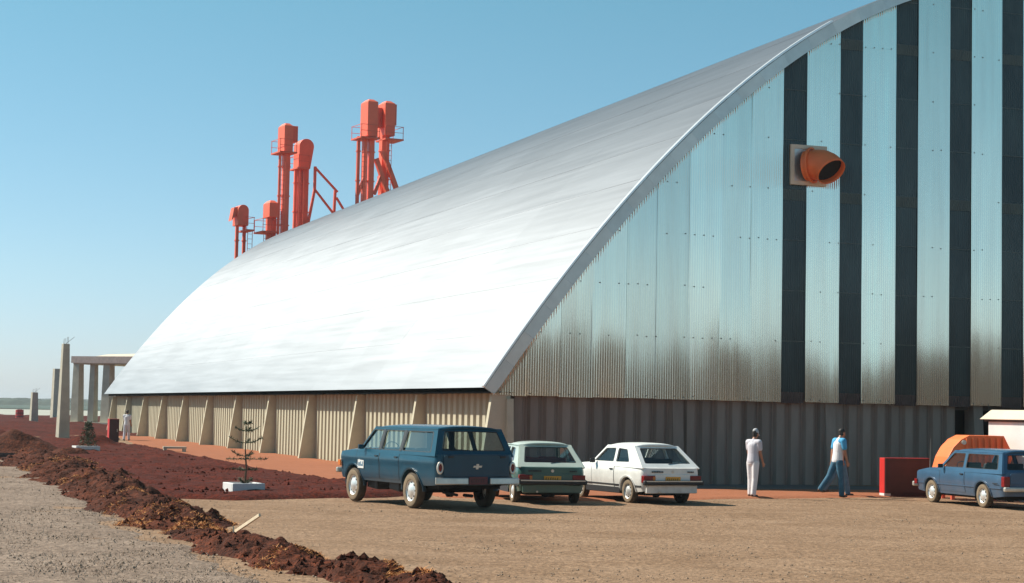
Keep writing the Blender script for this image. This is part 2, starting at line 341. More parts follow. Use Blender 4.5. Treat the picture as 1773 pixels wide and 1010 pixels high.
# far left: trampled red earth, pale field, distant green land
tag(patch('red_earth_yard', [(-25, 74), (-40, 74), (-110, 150), (-150, 262), (-60, 262), (-20, 262), (-24, 130), (-22, 97)], M['soil'], .10, .7, rag=1.2, ragscale=.15, rough=.35, rscale=.25, clod=.15), kind='structure')
tag(patch('pale_field', [(-300, 268), (-40, 268), (-52, 470), (-400, 470)], M['farpale'], .1, 5, rag=3, ragscale=.03), kind='structure')
tag(patch('green_land', [(-900, 480), (100, 480), (600, 3000), (-2200, 3000)], M['farland'], .2, 40, rag=8, ragscale=.01), kind='structure')
# grey gravel on the near left
field_poly = [(-30, 66), (-19.5, 68), (-15.7, 63.5), (-9.3, 41.5), (-6.5, 31.4), (-5.1, 27.8), (-4.1, 25.6), (-3.1, 22.6), (-2.2, 19), (-2.2, 12), (-30, 12)]
tag(patch('gravel_field', field_poly, M['greyfield'], .03, .22, rag=.35, rough=.05, rscale=.8, slope=.2), kind='structure')

# earth berm: lumpy ridge of dug soil
berm_c = [(-19.2, 76, 1.3, .15), (-17.6, 69, 1.5, .22), (-14.5, 59.5, 1.6, .24), (-10.65, 47.6, 1.35, .27), (-8.35, 40.0, 1.15, .28), (-6.5, 34.9, 1.05, .27), (-5.3, 31.0, .85, .20), (-4.35, 28.5, .78, .18), (-3.45, 26.3, .75, .19), (-2.6, 24.2, .68, .19), (-1.6, 22.7, .60, .18), (-.95, 21.5, .55, .15), (-.3, 20.2, .45, .12)]
def berm():
    P = np.array(berm_c); t = np.concatenate([[0], np.cumsum(np.hypot(np.diff(P[:, 0]), np.diff(P[:, 1])))])
    n = 1050; s = np.linspace(0, t[-1], n); cx, cy, hw, hh = [np.interp(s, t, P[:, k]) for k in range(4)]
    k = np.ones(41)/41; cx2 = np.convolve(np.pad(cx, 20, 'edge'), k, 'valid'); cy2 = np.convolve(np.pad(cy, 20, 'edge'), k, 'valid')
    dx = np.gradient(cx2); dy = np.gradient(cy2); L = np.hypot(dx, dy); nx_, ny_ = -dy/L, dx/L
    m = 56; a = np.linspace(-1.25, 1.25, m)
    wv = hw*(1+.7*fbm(s, s*0, .7, 4))
    X = cx2[:, None]+nx_[:, None]*a[None]*wv[:, None]; Y = cy2[:, None]+ny_[:, None]*a[None]*wv[:, None]
    prof = np.clip(1-np.abs(a)**1.7, -.4, 1)
    lump = fbm(X, Y, 1.3, 4); cl = np.abs(fbm(X+7, Y, 3.2, 3))
    Z = hbase(X, Y)-.06+hh[:, None]*prof[None]*(.85+1.4*lump)+.17*cl*np.clip(prof[None]*2, 0, 1)
    V = np.stack([X, Y, Z], -1).reshape(-1, 3); i = (np.arange(n-1)[:, None]*m+np.arange(m-1)[None]).ravel()
    o = link('earth_berm', npmesh('earth_berm', V, np.stack([i, i+1, i+m+1, i+m], -1), M['berm'], True)); tag(o, kind='structure')
    return X, Y, Z, prof
BX, BY, BZ, BP = berm()

def scatter(name, pts, sizes, m, flat=.6, tri='octa', seed=1):
    """many small lumps in one mesh; pts (n,3)"""
    rng = np.random.RandomState(seed); n = len(pts)
    base = np.array([(1, 0, 0), (0, 1, 0), (-1, 0, 0), (0, -1, 0), (0, 0, 1), (0, 0, -.6)], float)
    fc = np.array([(0, 1, 4), (1, 2, 4), (2, 3, 4), (3, 0, 4), (1, 0, 5), (2, 1, 5), (3, 2, 5), (0, 3, 5)])
    a = rng.rand(n)*6.28; ca, sa = np.cos(a), np.sin(a)
    B = base[None]*(1+.45*(rng.rand(n, 6, 3)-.5)); B = B*sizes[:, None, None]*np.array([1, .8, flat])[None, None]
    x = B[..., 0]*ca[:, None]-B[..., 1]*sa[:, None]; y = B[..., 0]*sa[:, None]+B[..., 1]*ca[:, None]
    V = np.stack([x, y, B[..., 2]], -1)+pts[:, None]
    Fq = (fc[None]+(np.arange(n)*6)[:, None, None]).reshape(-1, 3)
    o = link(name, npmesh(name, V.reshape(-1, 3), Fq, m, False)); return o
def blades(name, pts, h, m, seed=2, lean=.7):
    rng = np.random.RandomState(seed); n = len(pts); a = rng.rand(n)*6.28; b = rng.rand(n)*6.28
    w_ = h*.16; V = np.zeros((n, 3, 3)); ca, sa = np.cos(a), np.sin(a)
    V[:, 0] = pts+np.stack([ca*w_, sa*w_, 0*h], -1); V[:, 1] = pts-np.stack([ca*w_, sa*w_, 0*h], -1)
    V[:, 2] = pts+np.stack([np.cos(b)*h*lean, np.sin(b)*h*lean, h*(.4+.6*rng.rand(n))], -1)
    return link(name, npmesh(name, V.reshape(-1, 3), np.arange(3*n).reshape(-1, 3), m, False))
rng = np.random.RandomState(11)
# clods on the berm
f = rng.randint(0, BX.size, 9000); a_ = BP[None].repeat(BX.shape[0], 0).ravel()[f]; f = f[a_ > -.2]
sz = .012+.075*rng.rand(len(f))**4
tag(scatter('soil_clods', np.stack([BX.ravel()[f], BY.ravel()[f], BZ.ravel()[f]], -1), sz, M['berm'], .75, seed=4), 'red earth clods lying along the dug berm', 'soil clods', kind='stuff')
# straw tufts on the berm in clumps
f = rng.randint(0, BX.size, 200000); x, y, z = BX.ravel()[f], BY.ravel()[f], BZ.ravel()[f]
k = (fbm(x+50, y*.6, .9, 3) > .27) & (BP[None].repeat(BX.shape[0], 0).ravel()[f] > -.1)
x, y, z = x[k], y[k], z[k]
tag(blades('dry_straw', np.stack([x, y, z], -1), .015+.045*rng.rand(len(x)), M['straw'], seed=5, lean=1.4), 'orange dry straw caught in the red berm', 'dry straw', kind='stuff')
# clods over tilled soil
n = 7000; x = -24+22*rng.rand(n); y = 41+52*rng.rand(n); d = sdist(x, y, soil_poly); k = d > .1; x, y = x[k], y[k]
tag(scatter('soil_crumbs', np.stack([x, y, hbase(x, y)+.08], -1), .02+.07*rng.rand(len(x))**2.5, M['soil'], .8, seed=6), 'dark red crumbs on the tilled soil bed', 'soil crumbs', kind='stuff')
# pebbles over the lot
n = 15000; y = 20+30*rng.rand(n)**1.2; x = (rng.rand(n)-.5)*2*y*.32; k = (sdist(x, y, field_poly) < -.4); x, y = x[k], y[k]
dens = fbm(x, y, .5, 3); k = dens > -.25+.35*rng.rand(len(x)); x, y = x[k], y[k]
tag(scatter('pebbles', np.stack([x, y, hbase(x, y)+.002], -1), .006+.022*rng.rand(len(x))**3, M['pebble'], .6, seed=7), 'small pebbles and dirt crumbs over the parking lot', 'pebbles', kind='stuff')
n = 9000; y = 20+34*rng.rand(n)**1.2; x = -y*.34+rng.rand(n)*y*.36; k = (sdist(x, y, field_poly) > -.2); x, y = x[k], y[k]
tag(scatter('gravel', np.stack([x, y, hbase(x, y)+.03], -1), .008+.024*rng.rand(len(x))**2, M['pebble'], .7, seed=8), 'loose grey gravel in the left foreground', 'gravel', kind='stuff')
n = 60000; y = 20+42*rng.rand(n)**1.2; x = -y*.34+rng.rand(n)*y*.36; k = (sdist(x, y, field_poly) > -.1) & (fbm(x, y, .7, 3) > -.4+.5*rng.rand(n)); x, y = x[k], y[k]
tag(blades('dry_grass', np.stack([x, y, hbase(x, y)+.02], -1), .015+.04*rng.rand(len(x)), M['dryblade'], seed=9), 'short grey dry grass on the left gravel field', 'dry grass', kind='stuff')

# ------------------------------------------------------------------ distant woodland ridge and belt behind the camera
def ridge(name, x0, x1, y0, depth, h, m, n, rows=7, seed=0):
    xs = np.linspace(x0, x1, n); t = np.linspace(0, 1, rows); X, T = np.meshgrid(xs, t)
    Y = y0+T*depth+depth*.12*fbm(X/(depth*.5), T*3, 1., 2)
    Z = -1+np.sin(T*math.pi)**.5*(h+1)*(1+.7*fbm(X/(h*1.6)+seed, T*2, .5, 4))
    V = np.stack([X, Y, Z], -1).reshape(-1, 3); i = (np.arange(rows-1)[:, None]*n+np.arange(n-1)[None]).ravel()
    return link(name, npmesh(name, V, np.stack([i, i+1, i+n+1, i+n], -1), m, False))
tag(ridge('hills', -1500, 1400, 1750, 260, 4.0, M['wood_far'], 500), kind='structure')
tag(ridge('distant_woodland', -430, 60, 900, 70, 3.0, M['wood_far'], 300, seed=5), 'dark blue green woodland along the horizon', 'woodland', kind='stuff')
rngb = np.random.RandomState(21)
def belt():
    """a wood along the far side of the yard, behind and beside the camera, which the metal gable mirrors"""
    n = 230; V = []; Fq = []
    ico = bmesh.new(); bmesh.ops.create_icosphere(ico, subdivisions=1, radius=1); bv = np.array([v.co[:] for v in ico.verts]); bf = np.array([[q.index for q in f_.verts] for f_ in ico.faces]); ico.free()
    for k in range(n):
        a = R(-118+k*130/n); rad = 108+rngb.rand()*10; hh = 8.3+.8*rngb.rand()
        for j in range(6):
            r = (1.5+1.0*rngb.rand())*(1.15-.10*j); c = np.array([9+rad*math.cos(a)+rngb.randn()*.9, 57+rad*math.sin(a)+rngb.randn()*.9, 1.0+(hh-2.2)*j/5])
            b = bv*(1+.4*(rngb.rand(len(bv), 1)-.5))*r+c; V.append(b); Fq.append(bf+len(bv)*(len(V)-1))
    return link('tree_belt', npmesh('tree_belt', np.concatenate(V), np.concatenate(Fq), M['belt'], False))
tag(belt(), 'dense tree belt facing the metal gable, seen only as its dark reflection', 'tree belt', kind='stuff')

# ------------------------------------------------------------------ warehouse
UC, ZT, KA = 18.47, 16.6, .0393
def zr(u): return ZT-KA*(UC-u)**2
LEN = 87.0
wh = empty('warehouse', (CX, CY, 0), AZ, 'huge arched metal warehouse with silver roof, dark striped gable and ribbed concrete base', 'warehouse')

# lower side wall: concrete panels and pilasters
def side_panel_mesh(name, wdt, z0, z1, rib, m):
    # folded precast section; local y along wall 0..w, outside is -x
    p = [(0, .0), (wdt*.14, .0), (wdt*.26, -rib), (wdt*.74, -rib), (wdt*.86, .0), (wdt-.012, .0), (wdt-.012, .12), (0, .12)]
    b = MB(); n = len(p)
    for z in (z0, z1):
        for yy, xx in p: b.v.append((xx, yy, z))
    for k in range(n): b.f.append((k, (k+1) % n, n+(k+1) % n, n+k))
    b.f.append(tuple(range(n))); b.f.append(tuple(range(n, 2*n)))
    return b.me(name, m)
BAY = 7.66; NP = 13; pw = (BAY-.2)/NP
spm = side_panel_mesh('wall_panel', pw, -.3, 2.6, .10, M['conc'])
def copies(name, me, parent, locs, rz=0):
    for l_ in locs:
        o = bpy.data.objects.new(name, me); o.parent = parent; o.location = l_; o.rotation_euler = (0, 0, rz); col.objects.link(o)
copies('wall_panel', spm, wh, [(.36, i*BAY+.1+j*pw, 0) for i in range(11) for j in range(NP)])
def pilaster_mesh(name, m, d0, d1, wd, z0, z1):
    b = MB(); b.hexa([(-d1, -wd/2, z0), (.4, -wd/2, z0), (.4, wd/2, z0), (-d1, wd/2, z0), (-d0, -wd/2, z1), (.4, -wd/2, z1), (.4, wd/2, z1), (-d0, wd/2, z1)])
    return b.me(name, m)
pm = pilaster_mesh('pilaster', M['pil'], .16, .58, .20, -.3, 2.56)
copies('pilaster', pm, wh, [(.14, i*BAY if i else .08, 0) for i in range(12)])
# gable lower wall
gpw = .5
gpm = side_panel_mesh('wall_panel_gable', gpw, -.45, 2.6, .12, M['conc_shade'])
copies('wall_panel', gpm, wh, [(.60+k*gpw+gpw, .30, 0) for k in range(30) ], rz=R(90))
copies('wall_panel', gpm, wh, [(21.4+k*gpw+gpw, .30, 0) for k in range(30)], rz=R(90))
gpil = pilaster_mesh('gable_pilaster', M['conc_shade'], .10, .32, .34, -.45, 2.56)
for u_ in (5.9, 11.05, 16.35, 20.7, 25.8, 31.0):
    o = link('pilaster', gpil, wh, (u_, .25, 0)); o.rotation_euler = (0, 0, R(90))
cm = pilaster_mesh('corner_pilaster', M['pil'], .42, .60, .20, -.3, 2.45)
o = link('pilaster', cm, wh, (.50, .30, 0)); o.rotation_euler = (0, 0, R(90)); o['label'] = 'sunlit corner pilaster'
# floor slab, interior darkness behind the open door, back and far walls
b = MB(); b.box(.2, 36.7, .45, .6, 2.4, 2.62); b.build('lintel', M['soffit'], wh)
b = MB(); b.box(.50, .80, .4, 86.8, 2.5, 2.66); b.build('wall_plate', M['soffit'], wh)
b = MB(); b.box(36.6, 36.8, .4, 86.8, -.4, 2.6); b.build('side_wall', M['conc'], wh)
b = MB(); b.box(.3, 36.6, 85.6, 85.8, -.3, 2.6); b.build('end_wall', M['conc'], wh)
b = MB(); b.box(15.2, 21.8, 8.0, 8.2, -.4, 3.2); b.box(15.2, 15.4, .6, 8.0, -.4, 3.2); b.box(21.6, 21.8, .6, 8.0, -.4, 3.2); b.box(15.2, 21.8, .6, 8.2, 3.2, 3.3)
b.build('door_bay_lining', M['inside'], wh)

# roof sheets, left slope in courses and bays
uu = np.linspace(-.30, UC, 400); arc = np.concatenate([[0], np.cumsum(np.hypot(np.diff(uu), np.diff(zr(uu))))])
NC, NB = 12, 20
cu = np.interp(np.linspace(0, arc[-1], NC+1), arc, uu)
rnd = random.Random(5)
def nrm(u):
    s_ = 2*KA*(UC-u); q = math.hypot(1, s_); return (-s_/q, 1/q)
V0, V1 = -.22, LEN
for c in range(NC):
    for bcol in range(NB):
        va = V0+(V1-V0)*bcol/NB; vb = V0+(V1-V0)*(bcol+1)/NB
        ua, ub = cu[c], cu[c+1]; lift0 = .003+rnd.uniform(0, .002); lift1 = .0
        vs_ = []; fs = []; nu, nv = 4, 3; dt = rnd.uniform(-.001, .001); dt2 = rnd.uniform(-.004, .004)
        for iu in range(nu+1):
            u_ = ua+(ub-ua)*iu/nu; nx_, nz_ = nrm(u_); t = iu/nu
            for iv in range(nv+1):
                s_ = iv/nv; hgt = lift0*(1-t)+lift1*t+dt*s_+dt2*math.sin(s_*3.14)*math.sin(t*3.14)
                vs_.append((u_+nx_*hgt, va+(vb-va)*s_, zr(u_)+nz_*hgt))
        for iu in range(nu):
            for iv in range(nv):
                i = iu*(nv+1)+iv; fs.append((i, i+nv+1, i+nv+2, i+1))
        # turned-down lower edge
        i0 = len(vs_); nx_, nz_ = nrm(ua)
        for iv in range(nv+1):
            p = vs_[iv]; vs_.append((p[0]-nx_*.003, p[1], p[2]-nz_*.003))
        for iv in range(nv+1): vs_.append(vs_[iv])
        for iv in range(nv): fs.append((i0+iv, i0+nv+1+iv, i0+nv+2+iv, i0+iv+1))
        me = mesh('roof_sheet', vs_, fs, M['roof'])
        sm = [True]*(nu*nv)+[False]*nv; me.polygons.foreach_set('use_smooth', sm)
        link('roof_sheet', me, wh)
for c in range(NC):   # far slope
    ua, ub = 2*UC-cu[c], 2*UC-cu[c+1]; b = MB()
    n_ = 3
    for k in range(n_):
        p, q = ua+(ub-ua)*k/n_, ua+(ub-ua)*(k+1)/n_
        b.quad([(p, V0, zr(p)+.04), (p, V1, zr(p)+.04), (q, V1, zr(q)+.02), (q, V0, zr(q)+.02)])
    b.build('roof_sheet', M['roof'], wh, smooth=True)
b = MB(); b.quad([(-.26, V0+.03, 2.60), (.6, V0+.03, 2.64), (.6, V1, 2.64), (-.26, V1, 2.60)]); b.build('soffit', M['soffit'], wh)

# rake trim pieces and bright edge flashing
nt_ = 24
for side in (0, 1):
    tu = np.interp(np.linspace(0, arc[-1], nt_+1), arc, uu)
    for k in range(nt_):
        b = MB(); tilt = rnd.uniform(-.006, .006)
        pts = []
        for j in range(4):
            u_ = tu[k]+(tu[k+1]-tu[k])*j/3+(.001 if j == 0 else 0)-(.001 if j == 3 else 0); nx_, nz_ = nrm(u_); z_ = zr(u_)
            iu_, iz_ = u_-nx_*.37, z_-nz_*.37
            if iz_ < 2.56: f_ = (z_-2.56)/(z_-iz_); iu_, iz_ = u_-nx_*.37*f_, 2.56
            pts.append(((u_, z_), (iu_, iz_)))
        mir = (lambda q: 2*UC-q) if side else (lambda q: q)
        for j in range(3):
            (o0, i0), (o1, i1) = pts[j], pts[j+1]; y0, y1 = -.17+tilt, -.16-tilt
            P = [(mir(o0[0]), y0, o0[1]), (mir(i0[0]), y1, i0[1]), (mir(i1[0]), y1, i1[1]), (mir(o1[0]), y0, o1[1])]
            Q = [(p[0], p[1]+.09, p[2]) for p in P]
            b.hexa([P[0], P[1], Q[1], Q[0], P[3], P[2], Q[2], Q[3]])
        b.build('rake_trim', M['trim'], wh)
tu = np.interp(np.linspace(0, arc[-1], 31), arc, uu)
for k in range(20):
    b = MB()
    for j in range(2):
        a0 = tu[k]+(tu[k+1]-tu[k])*j/2; a1 = tu[k]+(tu[k+1]-tu[k])*(j+1)/2
        n0, n1 = nrm(a0), nrm(a1); f0 = lambda a, n, h, y: (a+n[0]*h, y, zr(a)+n[1]*h)
        b.hexa([f0(a0, n0, .03, -.25), f0(a0, n0, .03, -.05), f0(a0, n0, .085, -.05), f0(a0, n0, .085, -.25), f0(a1, n1, .03, -.25), f0(a1, n1, .03, -.05), f0(a1, n1, .085, -.05), f0(a1, n1, .085, -.25)])
    b.build('edge_flashing', M['flash'], wh)

# gable cladding
def corr(name, ua, ub, zb, ztop, m, rows=None, y0=0.0, tilt=0, bow=0, pitch=.0762, dep=.011, label=None):
    nc = max(2, int(round((ub-ua)/pitch*8))); us = np.linspace(ua, ub, nc+1)
    zt = np.array([ztop(q) if callable(ztop) else ztop for q in us]); zt = np.maximum(zt, zb+.002)
    if rows is None: rows = max(1, int((zt.max()-zb)/1.0))
    t = np.linspace(0, 1, rows+1)[:, None]; Z = zb+(zt[None]-zb)*t; U = np.repeat(us[None], rows+1, 0)
    Yv = y0-dep*np.sin(2*math.pi*U/pitch)+tilt*(Z-zb)+(.010*vnoise(U*2.3+5, U*0+2.2)+.006*vnoise(U*6.1+5, U*0+7.2))*(Z-zb)*np.clip(1.2-(Z-zb)/6, .25, 1)+bow*np.sin((U-ua)/(ub-ua)*math.pi)*.5+bow*.6*np.sin(Z*1.15+ua*3)
    Vv = np.stack([U, Yv, Z], -1).reshape(-1, 3); w_ = nc+1
    i = (np.arange(rows)[:, None]*w_+np.arange(nc)[None]).ravel()
    o = link(name, npmesh(name, Vv, np.stack([i, i+1, i+w_+1, i+w_], -1), m, True), wh); return o
topz = lambda q: zr(q)-.20
stripes = [(9.24, 10.09), (11.22, 12.05), (13.20, 14.02), (15.14, 15.98), (17.07, 17.93)]
stripes += [(2*UC-b_, 2*UC-a_) for a_, b_ in stripes[::-1]]
edges = [9.24-1.03*k for k in range(9, 0, -1)]; edges = [-.02]+edges+[9.24]
lights_ = [(edges[k], edges[k+1]) for k in range(len(edges)-1) if edges[k+1]-edges[k] > .05]
lights_ += [(2*UC-b_, 2*UC-a_) for a_, b_ in lights_[::-1]]
lights_ += [(stripes[k][1], stripes[k+1][0]) for k in range(len(stripes)-1)]
for k, (a_, b_) in enumerate(sorted(lights_)):
    corr('gable_sheet', a_-.02, b_+.02, 2.54+rnd.uniform(-.015, .015), topz, M['gable'], y0=-.02-.006*(k % 2), tilt=rnd.uniform(-.0035, .0035), bow=rnd.uniform(.004, .012)*rnd.choice((-1, 1)))
for a_, b_ in stripes:
    corr('skirt_sheet', a_+.03, b_-.03, 2.50, 2.84, M['skirt'], rows=1, y0=.015)
    z = 2.84
    while z < topz((a_+b_)/2)+.3:
        zn = z+1.55
        gird = abs(((z+.6)-8.9)) < .78 or abs((z+.6)-13.6) < .78
        tz = (lambda q, zz=zn: min(zz+.04, topz(q)))
        if z > min(topz(a_), topz(b_)) and z > max(topz(a_), topz(b_)): break
        corr('dark_sheet', a_+.02, b_-.02, z, tz, M['dark'], rows=2, y0=.02-.012*((z*1.3) % 1), tilt=rnd.uniform(-.006, .006))
        z = zn
    for gz in (8.72, 13.55):
        if gz+.3 < topz(a_) or gz+.3 < topz(b_):
            corr('girder_sheet', a_+.03, b_-.03, gz, (lambda q, g_=gz: min(g_+.34, topz(q))), M['band'], rows=1, y0=-.005)
    # lap strips with their white sealing line
    z = 2.84+1.55
    while z < min(topz(a_), topz(b_)): box('lap_joint', M['band'], wh, a_+.05, b_-.05, -.006, .0, z-.012, z+.012); z += 1.55
# bolts
b = MB(); z = 2.9+.0
rows_z = [2.62]+[2.84+1.55*k for k in range(1, 9)]
for zq in rows_z:
    q = .2
    while q < 2*UC-.2:
        if rnd.random() < .45 and zq < topz(q)-.3 and not any(a_ < q < b_ for a_, b_ in stripes):
            zz = zq+rnd.uniform(-.02, .02); b.box(q-.015, q+.015, -.050, -.030, zz-.015, zz+.015)
        q += .305
o = b.build('bolt', M['bolt'], wh); o['kind'] = 'stuff'
# closing sheets inside the cladding so that no daylight leaks
b = MB(); us = np.linspace(.0, 2*UC, 41)
for k in range(40):
    a_, c_ = us[k], us[k+1]; b.quad([(a_, .10, 2.62), (c_, .10, 2.62), (c_, .10, max(2.63, zr(c_)-.05)), (a_, .10, max(2.63, zr(a_)-.05))])
    b.quad([(a_, LEN-.1, 2.62), (c_, LEN-.1, 2.62), (c_, LEN-.1, max(2.63, zr(c_)-.05)), (a_, LEN-.1, max(2.63, zr(a_)-.05))])
b.build('inner_lining', M['inside'], wh)['kind'] = 'stuff'
# cable hanging at the door
b = MB(); P = [(16.6, -.06, 2.62), (16.62, -.07, 2.3), (16.75, -.08, 1.95), (17.0, -.09, 1.75), (17.35, -.08, 1.72)]
for p, q in zip(P, P[1:]): b.tube(p, q, .012, n=5)
b.build('hanging_cable', M['band'], wh)

# ventilation duct elbow on the gable
du = empty('exhaust_duct', bw(10.10, -.05, 9.82), AZ, 'orange round exhaust elbow sticking out of the striped metal gable', 'duct')
b = MB()
for (x0, x1, z0, z1) in ((-.62, .62, .50, .62), (-.62, .62, -.62, -.50), (-.62, -.50, -.50, .50), (.50, .62, -.50, .50)): b.box(x0, x1, -.06, .03, z0, z1)
b.build('mounting_frame', M['cream'], du)
b = MB(); b.box(-.50, .50, -.03, .03, -.50, .50); b.build('back_plate', M['trim'], du)
def sweep_elbow(pts, r, n=24, thick=.02):
    b = MB(); rings = []
    P = [Vector(p) for p in pts]
    for k, p in enumerate(P):
        d = (P[min(k+1, len(P)-1)]-P[max(k-1, 0)]).normalized(); e = d.cross(Vector((0, 0, 1))).normalized(); g = d.cross(e)
        rings.append((p, e, g))
    for rr in (r, r-thick):
        for p, e, g in rings:
            for k in range(n): q = 2*math.pi*k/n; b.v.append(tuple(p+(e*math.cos(q)+g*math.sin(q))*rr))
    m_ = len(P)
    for s_ in range(2):
        for j in range(m_-1):
            for k in range(n):
                i = (s_*m_+j)*n; b.f.append((i+k, i+n+k, i+n+(k+1) % n, i+(k+1) % n))
    i = (m_-1)*n; j = (2*m_-1)*n
    for k in range(n): b.f.append((i+k, j+k, j+(k+1) % n, i+(k+1) % n))
    return b
n1 = Vector((.17, -.70, -.68)).normalized(); n0 = Vector((.62, -.78, .06)).normalized()
pts = []; p = Vector((-.06, -.0, -.02))
for k in range(11):
    t = k/10; d = n0.lerp(n1, max(0, min(1, (t-.25)/.6))).normalized(); pts.append(p.copy()); p = p+d*.098
sweep_elbow(pts, .47).build('elbow_pipe', M['orange'], du, smooth=True)
b = MB(); b.lathe([(.50, -.03), (.56, -.03), (.56, .03), (.50, .03), (.50, -.03)], n=24)
o = b.build('collar_ring', M['orange'], du); o.rotation_euler = n0.to_track_quat('Z', 'Y').to_euler(); o.location = pts[2]
b = MB(); b.lathe([(.0, 0), (.445, 0)], n=24); o = b.build('duct_shade_disc', M['inside'], du); o.rotation_euler = n1.to_track_quat('Z', 'Y').to_euler(); o.location = pts[8]  # black disc stands for the shade inside the duct mouth

# ------------------------------------------------------------------ grain elevators beyond the far end (all at about 150 m)
def el(px, y, Y=150.):   # full-size photo column/row -> world x, z at distance Y, used to read the heights off
    x = (px-886.5)/3200*Y; hor = 689.6+.0195*(px+245)
    return x-.0195*(hor-y)/3200*Y, CAMH+(hor-y)/3200*Y
def part_tube(root, name, m, a, b_, r, Y0): pass
def elevator(label, px0, ytop, head_w, head_h, legs, plat=None, Y=150., rnd_head=None, drop=None, dome=True):
    X0, Z0 = el(px0, ytop, Y); root = empty('bucket_elevator', (X0, Y, 0), R(27), label, 'grain elevator', 'orange grain elevators beyond the roof')
    hw = head_w/21.3/2*.80; hh = head_h/21.3
    b = MB()
    if rnd_head:
        # half-round head, disc facing the camera
        n_ = 14; r_ = hw; zc = Z0-r_
        prof = [(-r_, Z0-hh)]+[(-r_*math.cos(math.pi*k/n_), zc+r_*math.sin(math.pi*k/n_)) for k in range(n_+1)]+[(r_*rnd_head, Z0-hh)]
        m_ = len(prof); b.v += [(x_, -.7, z_) for x_, z_ in prof]+[(x_, .7, z_) for x_, z_ in prof]
        b.f.append(tuple(range(m_))); b.f.append(tuple(range(m_, 2*m_)))
        for k in range(m_): b.f.append((k, (k+1) % m_, m_+(k+1) % m_, m_+k))
    else:
        b.box(-hw, hw, -.8, .8, Z0-hh, Z0-.25)
        b.hexa([(-hw, -.8, Z0-.25), (hw, -.8, Z0-.25), (hw, .8, Z0-.25), (-hw, .8, Z0-.25), (-hw*.45, -.4, Z0), (hw*.45, -.4, Z0), (hw*.45, .4, Z0), (-hw*.45, .4, Z0)])
    b.build('head', M['elev'], root, bevel=.03)
    for (dx, wd, r_) in legs:
        b = MB(); cx_ = dx/21.3; b.box(cx_-wd/42.6, cx_+wd/42.6, -wd/42.6, wd/42.6, 0, Z0-hh+.02)
        zz = Z0-hh-1.2
        while zz > 8:
            e_ = wd/42.6+.05; b.box(cx_-e_, cx_+e_, -e_, e_, zz-.05, zz+.05); zz -= 2.4
        b.build('leg_casing', M['elev'] if r_ else M['elevd'], root)
    if plat:
        x0, x1, yp = plat; zp = el(px0, yp, Y)[1]; b = MB(); b.box(x0/21.3, x1/21.3, -1.1, 1.1, zp-.12, zp)
        b.build('platform', M['elevd'], root)
        b = MB()
        for xx in (x0/21.3+.05, x1/21.3-.05):
            for yy in (-1.05, 1.05): b.beam((xx, yy, zp), (xx, yy, zp+1.0), .04, .04)
        for yy in (-1.05, 1.05):
            for hz_ in (.5, 1.0): b.beam((x0/21.3, yy, zp+hz_), (x1/21.3, yy, zp+hz_), .035, .035)
        for xx in (x0/21.3+.05, x1/21.3-.05): b.beam((xx, -1.05, zp+1.0), (xx, 1.05, zp+1.0), .035, .035)
        b.build('railing', M['elevd'], root)
        b = MB()
        for s_ in (-.2, .2): b.beam((x0/21.3+.35+s_, -1.0, 6), (x0/21.3+.35+s_, -1.0, zp), .04, .04)
        zz = 8.
        while zz < zp: b.beam((x0/21.3+.15, -1.0, zz), (x0/21.3+.55, -1.0, zz), .03, .03); zz += .4
        b.build('ladder', M['elevd'], root)
    if drop:
        x0, x1, y0, y1 = drop; b = MB(); b.box(x0/21.3, x1/21.3, -.5, .5, el(px0, y1, Y)[1], el(px0, y0, Y)[1]); b.build('discharge_chute', M['elevd'], root, bevel=.03)
    return root, X0, Z0
def beams(root, X0, name, m, segs, wd, Y=150.):
    for (xa, ya, xb, yb) in segs:
        a = el(xa, ya, Y); c = el(xb, yb, Y); b = MB(); q_ = 1/math.cos(R(27)); b.beam(((a[0]-X0)*q_, 0, a[1]), ((c[0]-X0)*q_, 0, c[1]), wd, wd); b.build(name, m, root)
r_, X0, _ = elevator('left grain elevator of the tall right pair, boxy head above a platform', 642, 170, 24, 66, [(-6.5, 7, 1), (5, 9, 1), (-19, 5, 0)], plat=(-24, 12, 238))
beams(r_, X0, 'spout', M['elev'], [(653, 272, 672, 330), (664, 258, 690, 330)], .36)
beams(r_, X0, 'brace', M['elevd'], [(621, 340, 634, 305), (650, 335, 664, 295)], .25)
r_, X0, _ = elevator('right grain elevator of the tall right pair, with long side chute', 672, 173, 24, 62, [(-3, 14, 1)], plat=(-10, 24, 240), drop=(9, 15, 178, 215), Y=151.5)
beams(r_, X0, 'brace', M['elevd'], [(656, 180, 656, 215), (660, 300, 663, 345)], .45)
r_, X0, _ = elevator('tall thin grain elevator with flat head beside the round headed one', 496, 212, 20, 50, [(2, 11, 1), (-9, 4, 0)], plat=(-18, 14, 263), drop=(9, 19, 216, 244))
r_, X0, _ = elevator('round headed grain elevator with a lattice spout running down right', 528, 240, 34, 52, [(-14, 5, 1), (-7, 6, 1), (3, 11, 0)], plat=(-18, 4, 291), rnd_head=.55, Y=152.)
beams(r_, X0, 'spout', M['elevd'], [(543, 283, 580, 323), (541, 320, 574, 363), (578, 333, 593, 358)], .16)
beams(r_, X0, 'brace', M['elevd'], [(542, 280, 541, 325), (541, 322, 529, 390), (576, 320, 574, 363)], .20)
r_, X0, _ = elevator('short stubby grain elevator partly hidden by the roof curve', 471, 347, 20, 30, [(-3, 8, 1), (6, 7, 1)], plat=(-22, 4, 402))
r_, X0, _ = elevator('leftmost small grain elevator with hooked round head on two thin legs', 419, 355, 24, 36, [(-6, 5, 1), (7, 5, 0)], plat=(3, 18, 398), rnd_head=1.0)
X0_, Z0_ = el(409, 362)
